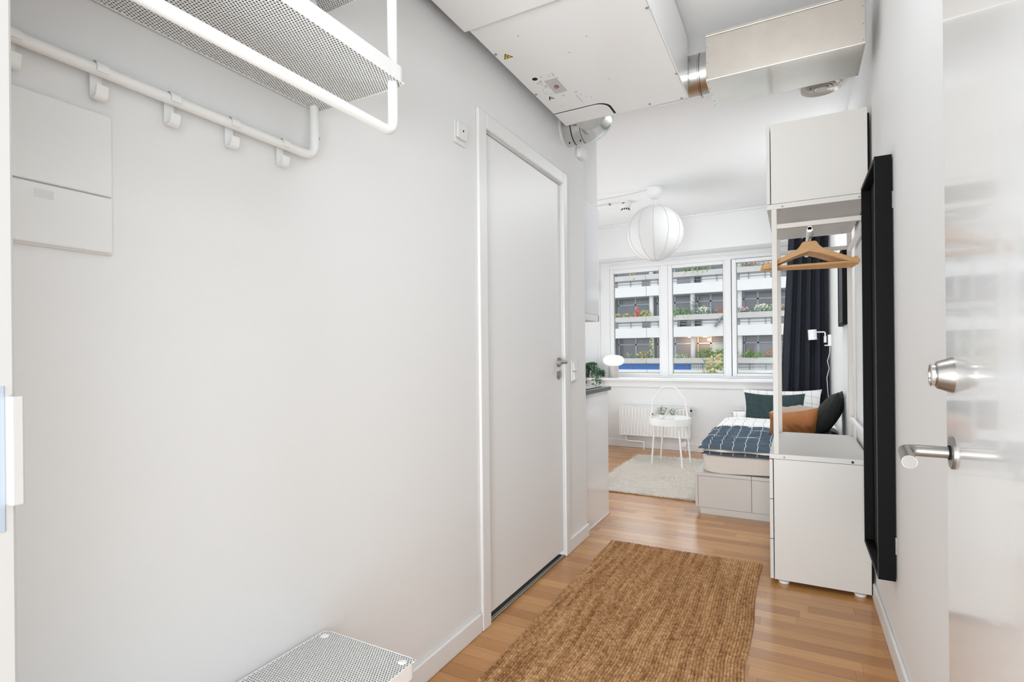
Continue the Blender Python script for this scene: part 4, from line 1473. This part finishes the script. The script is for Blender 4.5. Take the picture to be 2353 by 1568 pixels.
# ------------------------------------------------------------------ window sill things
tl = thing('table_lamp', (-1.97, 6.33, 0.818), 'white mushroom table lamp with glowing shade on window sill', 'lamp')
lx, ly, lz = -1.965, 6.33, 0.818
MB().lathe([(0.0, 0.0), (0.066, 0.0), (0.066, 0.004), (0.061, 0.006), (0.061, 0.138), (0.058, 0.142), (0.0, 0.142)], (lx, ly, lz), 36).build('base', 'lampbase', tl, True)
prof = []
for k in range(21):
    a = -PI / 2 + PI * k / 20
    ca, sa = math.cos(a), math.sin(a)
    prof.append((0.128 * abs(ca) ** 0.75, 0.208 + 0.068 * (1 if sa > 0 else -1) * abs(sa) ** 0.9))
MB().lathe(prof, (lx, ly, lz), 40).build('shade', 'opal', tl, True)
MB().cyl((lx - 0.0, ly - 0.061, lz + 0.02), (lx - 0.0, ly - 0.064, lz + 0.02), 0.005, 12).build('switch', 'grey', tl)
tag(MB().tube([(-2.15, 6.30, 0.826), (-2.06, 6.165, 0.822), (-2.045, 6.155, 0.79), (-2.02, 6.155, 0.72), (-2.06, 6.16, 0.60)], 0.0025, 6).build('lamp_cable', 'palegrey', None, True), 'thin pale cable hanging over the window sill edge', 'cable')
pp = thing('trailing_plant', (-2.33, 6.30, 0.818), 'trailing green plant in a dark grey pot on window sill', 'plant')
qx, qy, qz = -2.345, 6.30, 0.818
MB().lathe([(0.0, 0.0), (0.07, 0.0), (0.085, 0.12), (0.087, 0.125), (0.08, 0.125), (0.078, 0.11), (0.0, 0.11)], (qx, qy, qz), 28).build('pot', 'pot', pp, True)
r = random.Random(12)
lf = MB()
stems = MB()
for k in range(26):
    a = r.uniform(-1.6, 0.9) if k < 20 else r.uniform(0, 6.28)
    d = Vector((math.cos(a), math.sin(a), 0))
    reach = r.uniform(0.07, 0.19)
    dropz = r.choice((0.0, 0.02, 0.08, 0.14, 0.24)) if d.y < -0.3 else r.uniform(0, 0.08)
    p0 = Vector((qx, qy, qz + 0.11))
    p1 = p0 + d * 0.07 + Vector((0, 0, 0.05 + r.uniform(0, 0.03)))
    p2 = p0 + d * reach + Vector((0, 0, 0.02 - dropz * 0.4))
    if dropz > 0.1:
        p2.y = min(p2.y, 6.14)
    p3 = p2 + Vector((r.uniform(-0.01, 0.01), -0.005, -dropz))
    if dropz <= 0.1 and p3.z < qz + 0.02:
        p3.z = qz + 0.03
    path = fillet([p0, p1, p2, p3], 0.03, 4)
    stems.tube(path, 0.0015, 5)
    for q in path[4:]:
        for _ in range(2):
            dd = Vector((r.uniform(-1, 1), r.uniform(-1, 0.3), r.uniform(-0.4, 0.6))).normalized()
            sd_ = dd.cross(Vector((r.uniform(-1, 1), r.uniform(-1, 1), r.uniform(-1, 1)))).normalized()
            kk = r.uniform(0.020, 0.032)
            nn = dd.cross(sd_)
            lf.add([q, q + dd * kk * 0.3 + sd_ * kk * 0.38, q + dd * kk * 0.75 + sd_ * kk * 0.3, q + dd * kk, q + dd * kk * 0.75 - sd_ * kk * 0.3, q + dd * kk * 0.3 - sd_ * kk * 0.38, q + dd * kk * 0.5 + nn * kk * 0.1],
                   [(0, 1, 6), (1, 2, 6), (2, 3, 6), (3, 4, 6), (4, 5, 6), (5, 0, 6)])
for (ex, ey, dz) in ((-2.13, 6.135, 0.20), (-2.10, 6.14, 0.13), (-2.165, 6.138, 0.24), (-2.27, 6.13, 0.22), (-2.30, 6.14, 0.15), (-2.08, 6.17, 0.02), (-2.11, 6.2, 0.0), (-2.06, 6.19, 0.03)):
    p0 = Vector((qx + 0.03, qy - 0.03, qz + 0.11))
    p1 = Vector(((p0.x + ex) / 2, (p0.y + ey) / 2, qz + 0.185))
    p2 = Vector((ex, ey, qz + 0.075))
    p3 = Vector((ex + 0.01, ey - 0.004, qz + 0.05 - dz))
    path = fillet([p0, p1, p2, p3], 0.05, 6)
    path = path[:-1] + [path[-2].lerp(p3, k / 6) for k in range(1, 7)]
    stems.tube(path, 0.0015, 5)
    for i, q in enumerate(path[1:]):
        for _ in range(2):
            q2 = q.lerp(path[i], r.random())
            dd = Vector((r.uniform(-1, 1), r.uniform(-1, 0.1), r.uniform(-0.6, 0.5))).normalized()
            sd_ = dd.cross(Vector((r.uniform(-0.3, 0.3), -1, r.uniform(-0.3, 0.3)))).normalized()
            kk = r.uniform(0.026, 0.036)
            nn = dd.cross(sd_)
            lf.add([q2, q2 + dd * kk * 0.3 + sd_ * kk * 0.38, q2 + dd * kk * 0.75 + sd_ * kk * 0.3, q2 + dd * kk, q2 + dd * kk * 0.75 - sd_ * kk * 0.3, q2 + dd * kk * 0.3 - sd_ * kk * 0.38, q2 + dd * kk * 0.5 + nn * kk * 0.1],
                   [(0, 1, 6), (1, 2, 6), (2, 3, 6), (3, 4, 6), (4, 5, 6), (5, 0, 6)])
lf.build('leaves', 'leaf', pp)['kind'] = 'stuff'
stems.build('stems', 'leafmid', pp)
bl = thing('bracket_lamp', (-2.25, YF, 1.95), 'small white bracket lamp on the left window panel', 'lamp')
MB().box(-2.25, -2.215, YF - 0.03, YF, 2.03, 2.09).build('bracket', 'plastic', bl, bevel=0.004)
MB().tube([(-2.232, YF - 0.03, 2.04), (-2.225, YF - 0.05, 2.0)], 0.006, 10).build('arm', 'plastic', bl, True)
MB().lathe([(0.0, 0.06), (0.03, 0.05), (0.045, 0.0), (0.03, -0.05), (0.0, -0.07)], (-2.235, YF - 0.06, 1.945), 24).build('head', 'plastic', bl, True)

# ------------------------------------------------------------------ right wall: reading lamp and picture
wlmp = thing('wall_lamp', (XR, 5.95, 1.2), 'small white swivel reading lamp on wall by the curtain', 'lamp')
MB().box(XR - 0.028, XR, 5.92, 5.965, 1.165, 1.275).build('back_plate', 'powder', wlmp, bevel=0.003)
MB().cyl((0.262, 5.94, 1.20), (0.262, 5.94, 1.262), 0.012, 14).build('pivot', 'powder', wlmp, True)
MB().tube(fillet([(0.262, 5.94, 1.25), (0.262, 5.94, 1.302), (0.175, 5.94, 1.302)], 0.015), 0.0065, 12).build('arm', 'powder', wlmp, True)
MB().tube([(0.158, 5.94, 1.228), (0.153, 5.94, 1.327)], 0.038, 28).build('head', 'powder', wlmp, True, angle=50)
MB().cyl((0.284, 5.93, 1.172), (0.255, 5.93, 1.172), 0.006, 10).build('switch', 'plastic', wlmp)
tag(MB().tube(fillet([(0.300, 5.93, 1.16), (0.298, 5.93, 1.10), (0.278, 5.93, 1.02), (0.292, 5.93, 0.95), (0.272, 5.93, 0.86), (0.280, 5.93, 0.72), (0.290, 5.93, 0.55)], 0.03, 4), 0.003, 8).build('lamp_cable', 'powder', None, True), 'white cable hanging from the swivel reading lamp', 'cable')
pf = thing('picture_frame', (XR, 4.34, 1.29), 'dark framed picture on the right wall beyond wardrobe', 'picture')
fy0, fy1, fz0, fz1 = 4.145, 4.56, 1.295, 1.812
MB().box(XR - 0.028, XR, fy0, fy0 + 0.018, fz0, fz1).build('frame_side', 'black', pf)
MB().box(XR - 0.028, XR, fy1 - 0.018, fy1, fz0, fz1).build('frame_side', 'black', pf)
MB().box(XR - 0.028, XR, fy0 + 0.018, fy1 - 0.018, fz1 - 0.018, fz1).build('frame_top', 'black', pf)
MB().box(XR - 0.028, XR, fy0 + 0.018, fy1 - 0.018, fz0, fz0 + 0.018).build('frame_bottom', 'black', pf)
MB().box(XR - 0.024, XR - 0.004, fy0 + 0.018, fy1 - 0.018, fz0 + 0.018, fz1 - 0.018).build('print', mat('dark_print', rgb(58, 60, 64), 0.3, var=0.3, vscale=9), pf)

# ------------------------------------------------------------------ apartment house across the street
D = 35.6
GZ = -3.6
struct(MB().box(-60, 60, 6.7, 70, GZ - 0.2, GZ).build('trim_7', 'ground'), 'paved street ground between the two buildings')
ab = thing('apartment_building', (-6, D, GZ), 'long white concrete balcony apartment building across the street', 'building')
AX0, AX1 = -24.95, 13.55
cols = [-8.507 - 2.75 * k for k in range(6, 0, -1)] + [-8.507, -5.84, -3.005] + [-3.005 + 2.75 * k for k in range(1, 6)]
K = range(-3, 2)
YW = D + 1.5
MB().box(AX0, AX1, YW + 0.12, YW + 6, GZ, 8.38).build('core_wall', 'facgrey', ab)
joints = [AX0, -19.75, -14.25, -8.76, -3.26, 2.24, 7.74, AX1]
for k in K:
    zb = 4.919 - 2.8 * (1 - (k + 1)) if False else 4.919 + 2.8 * k
    if zb < GZ:
        continue
    for a, c in zip(joints[:-1], joints[1:]):
        MB().box(a + 0.01, c - 0.01, D, D + 0.18, zb, zb + 0.665).build('slab_edge', 'slab', ab)
        if k < 1:
            pl_ = MB().box(a + 0.01, c - 0.01, D - 0.12, D - 0.08, zb + 1.086, zb + 1.43)
            pl_.box(a + 0.01, c - 0.01, D + 0.12, D + 0.16, zb + 1.086, zb + 1.43).box(a + 0.01, c - 0.01, D - 0.08, D + 0.12, zb + 1.086, zb + 1.14)
            pl_.build('planter', 'concrete', ab)
            for (p, q) in (((a + 0.3, (a + c) / 2 - 0.75), ((a + c) / 2 + 0.75, c - 0.3)) if k > -2 else ((a + 0.02, c - 0.02),)):
                MB().box(p, q, D + 0.06, D + 0.085, zb + 0.665, zb + 1.08).build('inner_parapet', 'slab', ab)
    MB().box(AX0, AX1, D + 0.18, YW + 0.2, zb - 0.0, zb + 0.2).build('balcony_floor', 'facwall', ab)
    if k == 1:
        continue
    MB().box(AX0, AX1, YW, YW + 0.12, zb + 0.2, zb + 1.16).build('sill_wall', 'slab', ab)
    rl = MB()
    rl.box(AX0, AX1, D + 0.0, D + 0.03, zb + 1.0, zb + 1.035)
    rl.box(AX0, AX1, D + 0.0, D + 0.03, zb + 0.84, zb + 0.865)
    x = AX0 + 0.4
    while x < AX1:
        rl.box(x, x + 0.03, D + 0.0, D + 0.03, zb + 0.665, zb + 1.09)
        x += 0.92
    rl.build('railing', 'rail', ab)
for k in (-3, -2, -1, 0):
    zb = 4.919 + 2.8 * k
    if zb < GZ:
        continue
    for x in cols:
        MB().cyl((x, D + 0.42, zb + 0.2), (x, D + 0.42, zb + 2.8), 0.15, 14).build('column', 'slab', ab, True)
    # windows between the columns
    r = random.Random(100 + k)
    for x0, x1 in zip(cols[:-1], cols[1:]):
        zs, ztop = zb + 1.16, zb + 2.8
        a, c = x0 + 0.12, x1 - 0.12
        f = MB()
        yf = YW
        zt_ = ztop - 0.42
        mid = a + 0.85 if (round(x0 * 10) % 2 == 0) else (a + c) / 2
        f.box(a, a + 0.07, yf, yf + 0.08, zs, ztop)
        f.box(c - 0.07, c, yf, yf + 0.08, zs, ztop)
        f.box(mid - 0.05, mid + 0.05, yf, yf + 0.08, zs, ztop)
        f.box(a, c, yf, yf + 0.08, zt_ - 0.05, zt_ + 0.04)
        f.box(a, c, yf, yf + 0.08, zs - 0.02, zs + 0.06)
        w_o = f.build('window', 'facframe', ab)
        for (p, q) in ((a + 0.07, mid - 0.05), (mid + 0.05, c - 0.07)):
            MB().box(p, q, yf + 0.05, yf + 0.07, zs + 0.06, zt_ - 0.05).build('pane', 'facdark', w_o)
            MB().box(p, q, yf + 0.05, yf + 0.07, zt_ + 0.04, ztop).build('pane', 'facdark', w_o)
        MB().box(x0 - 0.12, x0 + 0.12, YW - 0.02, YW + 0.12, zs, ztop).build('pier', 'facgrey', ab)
        # blinds and drapes hung just inside the balcony glass
        ch_ = r.random()
        b = MB()
        if ch_ < 0.45:
            p, q = (mid + 0.06, c - 0.08) if ch_ < 0.25 else (a + 0.08, c - 0.08)
            nn = int((q - p) / 0.09)
            for i in range(nn):
                xx0 = p + (q - p) * i / nn
                b.box(xx0, xx0 + (q - p) / nn * 0.9, yf + 0.03, yf + 0.045, zs + 0.07, zt_ - 0.06)
            b.build('drape', 'blind' if ch_ < 0.18 else 'drape', w_o)
MB().box(-10.7, -5.9, D + 0.04, D + 0.05, -0.681 + 0.665, -0.681 + 1.05).build('blue_screen', 'blue', ab)
bb = MB()
x = -5.8
while x < 1.5:
    bb.box(x, x + 0.02, D + 0.035, D + 0.055, -0.681 + 0.665, -0.681 + 1.05)
    x += 0.11
bb.build('bar_railing', 'rail', ab)
for (x, z) in ((-6.02, 2.105), (-5.1, 2.105)):
    MB().lathe([(0.0, -0.03), (0.11, -0.025), (0.13, 0.0)], (x, D + 0.5, z), 16).build('soffit_lamp', 'lampwarm', ab, True)
    pl_ = bpy.data.lights.new('balcony_lamp_light', 'POINT')
    pl_.energy, pl_.color, pl_.shadow_soft_size = 22, (1.0, 0.6, 0.32), 0.08
    po = bpy.data.objects.new('balcony_lamp_light', pl_)
    COL.objects.link(po)
    po.location = (x, D + 0.9, z - 0.15)


def fplant(px_x, z, rx, rz, n, leaf_m, label, flower=None, nf=0, seed=0, yoff=0.0, name='balcony_plant', leaf=0.14):
    t = thing(name, (px_x, D + yoff, z), label, 'plant', 'plants on the balconies across the street')
    foliage('foliage', leaf_m, t, (px_x, D + yoff, z + rz * 0.7), (rx, 0.11 if yoff == 0 else 0.18, rz), n, leaf, 0.1, seed)
    if flower:
        foliage('blossom', flower, t, (px_x, D + yoff - 0.04, z + rz * 1.1), (rx * 0.9, 0.1, rz * 0.5), nf, leaf * 0.9, 0, seed + 50)
    return t


ZU, ZM, ZL = 6.349, 3.549, 0.749
fplant(-9.65, ZU - 0.25, 0.28, 0.25, 50, 'leafyel', 'small olive bush on the top planter, left pane')
fplant(-5.6, ZU - 0.2, 1.1, 0.35, 220, 'leafmid', 'green plant trailing over the top planter, middle pane', seed=1)
fplant(-2.0, ZU, 1.3, 0.14, 60, 'leafmid', 'row of pink flowers on the top planter, right pane', 'flowerp', 30, 2)
fplant(-10.7, ZM, 0.75, 0.16, 90, 'leafyel', 'low yellow-green plants on middle planter, far left of left pane', seed=3)
fplant(-9.85, ZM, 0.3, 0.14, 40, 'leafyel', 'short olive tuft on the middle planter by the red spike', seed=4)
fplant(-9.38, ZM, 0.12, 0.42, 60, 'flowerr', 'red spiky plant on the middle planter, left pane', seed=5, leaf=0.18)
fplant(-8.85, ZM, 0.42, 0.26, 110, 'leafyel', 'rounded yellow-green bush on middle planter, left pane', seed=6)
fplant(-6.55, ZM - 0.12, 1.0, 0.34, 240, 'leafmid', 'leafy green plant spilling over the middle planter, middle pane', seed=7)
fplant(-5.7, ZM, 0.16, 0.75, 60, 'leafgrey', 'thin upright shrub beside the balcony column, middle pane', seed=8)
fplant(-5.1, ZM, 0.38, 0.28, 90, 'leafpale', 'white flowering plant on middle planter, middle pane', 'flowerw', 60, 9)
fplant(-4.1, ZM, 0.3, 0.15, 30, 'leafmid', 'small red flowers on the middle planter, middle pane', 'flowerr', 25, 10)
fplant(-2.75, ZM, 0.4, 0.2, 40, 'leafgrey', 'pale pink flowers on middle planter, left of right pane', 'flowerp', 30, 11)
fplant(-1.75, ZM, 0.45, 0.3, 90, 'leafpale', 'bushy cream flowers on the middle planter, right pane', 'flowerw', 40, 12)
fplant(-1.1, ZM, 0.35, 0.24, 70, 'leafpale', 'pale leafy plant behind wardrobe post on middle planter', None, 0, 13)
fplant(-0.3, ZM, 0.4, 0.26, 40, 'leafmid', 'pink flowers on the middle planter beside the curtain', 'flowerp', 40, 14)
fplant(-9.75, ZL, 0.4, 0.2, 60, 'leafgrey', 'grey-green tuft on the lowest planter, left pane', seed=15)
fplant(-9.0, ZL, 0.42, 0.28, 90, 'leafyel', 'olive brown bush on the lowest planter, left pane', seed=16)
fplant(-8.5, ZL, 0.2, 0.9, 90, 'leafmid', 'climbing plant beside the column on lowest balcony, left pane', seed=17, yoff=0.2)
fplant(-6.7, ZL, 0.9, 0.16, 70, 'leafpale', 'thin pale plants on the lowest planter, middle pane', seed=18)
fplant(-5.0, ZL - 0.05, 0.55, 0.42, 200, 'leafmid', 'large round green bush on the lowest planter, middle pane', seed=19)
fplant(-4.0, ZL, 0.85, 0.32, 200, 'leafmid', 'long green bush on the lowest planter, right of middle pane', seed=20)
fplant(-2.45, ZL - 0.1, 0.38, 0.32, 130, 'leafmid', 'green bush on the lowest planter, left of right pane', seed=21)
fplant(-1.9, ZL - 0.08, 0.35, 0.26, 100, 'leafmid', 'trailing green plant on lowest planter, right pane', seed=22)
fplant(-1.2, ZL, 0.4, 0.26, 50, 'leafmid', 'red flowers on the lowest planter, right pane', 'flowerr', 35, 23)
fplant(-0.5, ZL, 0.3, 0.22, 50, 'leafgrey', 'grey-green plant on lowest planter next to the curtain', None, 0, 24)
# street tree whose crown shows at the bottom right of the middle pane
tr = thing('street_tree', (-4.05, 33.4, GZ), 'small tree with yellow and orange leaves before the apartment building', 'tree')
foliage('crown', 'leaforange', tr, (-4.0, 33.4, -0.25), (0.95, 0.9, 1.25), 300, 0.20, 0, 31)
foliage('green_leaves', 'leafmid', tr, (-4.15, 33.4, -0.1), (0.8, 0.8, 1.1), 130, 0.2, 0, 32)
MB().tube([(-4.05, 33.4, GZ), (-4.0, 33.4, -1.6), (-4.05, 33.4, -0.4)], [0.09, 0.06, 0.03], 10).build('trunk', mat('bark', rgb(110, 95, 80), 0.9), tr, True)
# bent dark pipe and chairs on the middle balcony
tag(MB().tube([(-4.42, D - 0.12, 2.72), (-4.1, D - 0.12, 3.2), (-3.95, D - 0.12, 3.33), (-3.6, D - 0.12, 3.18)], 0.075, 10).build('bent_pipe', 'rail', None, True), 'dark bent pipe on the balcony front, right of middle pane', 'pipe')


def chair(x, z, label):
    c = thing('balcony_chair', (x, D + 0.9, z), label, 'chair', 'chairs on the middle balcony')
    MB().box(x - 0.22, x + 0.22, D + 0.7, D + 1.1, z + 0.42, z + 0.46).build('seat', 'grey', c)
    bk = MB()
    for i in range(4):
        bk.box(x - 0.22, x + 0.22, D + 0.68, D + 0.72, z + 0.55 + 0.1 * i, z + 0.60 + 0.1 * i)
    bk.build('backrest', 'dark', c)
    for sx in (-0.2, 0.2):
        for yy in (0.7, 1.08):
            MB().box(x + sx - 0.02, x + sx + 0.02, D + yy - 0.02, D + yy + 0.02, z, z + (0.95 if yy < 1 else 0.44)).build('leg', 'dark', c)
    return c


chair(-6.45, 2.319, 'dark balcony chair left of the column, middle pane')
chair(-5.5, 2.319, 'dark balcony chair right of the column, middle pane')
chair(-5.5, 5.119, 'dark chair on the upper balcony, middle pane')
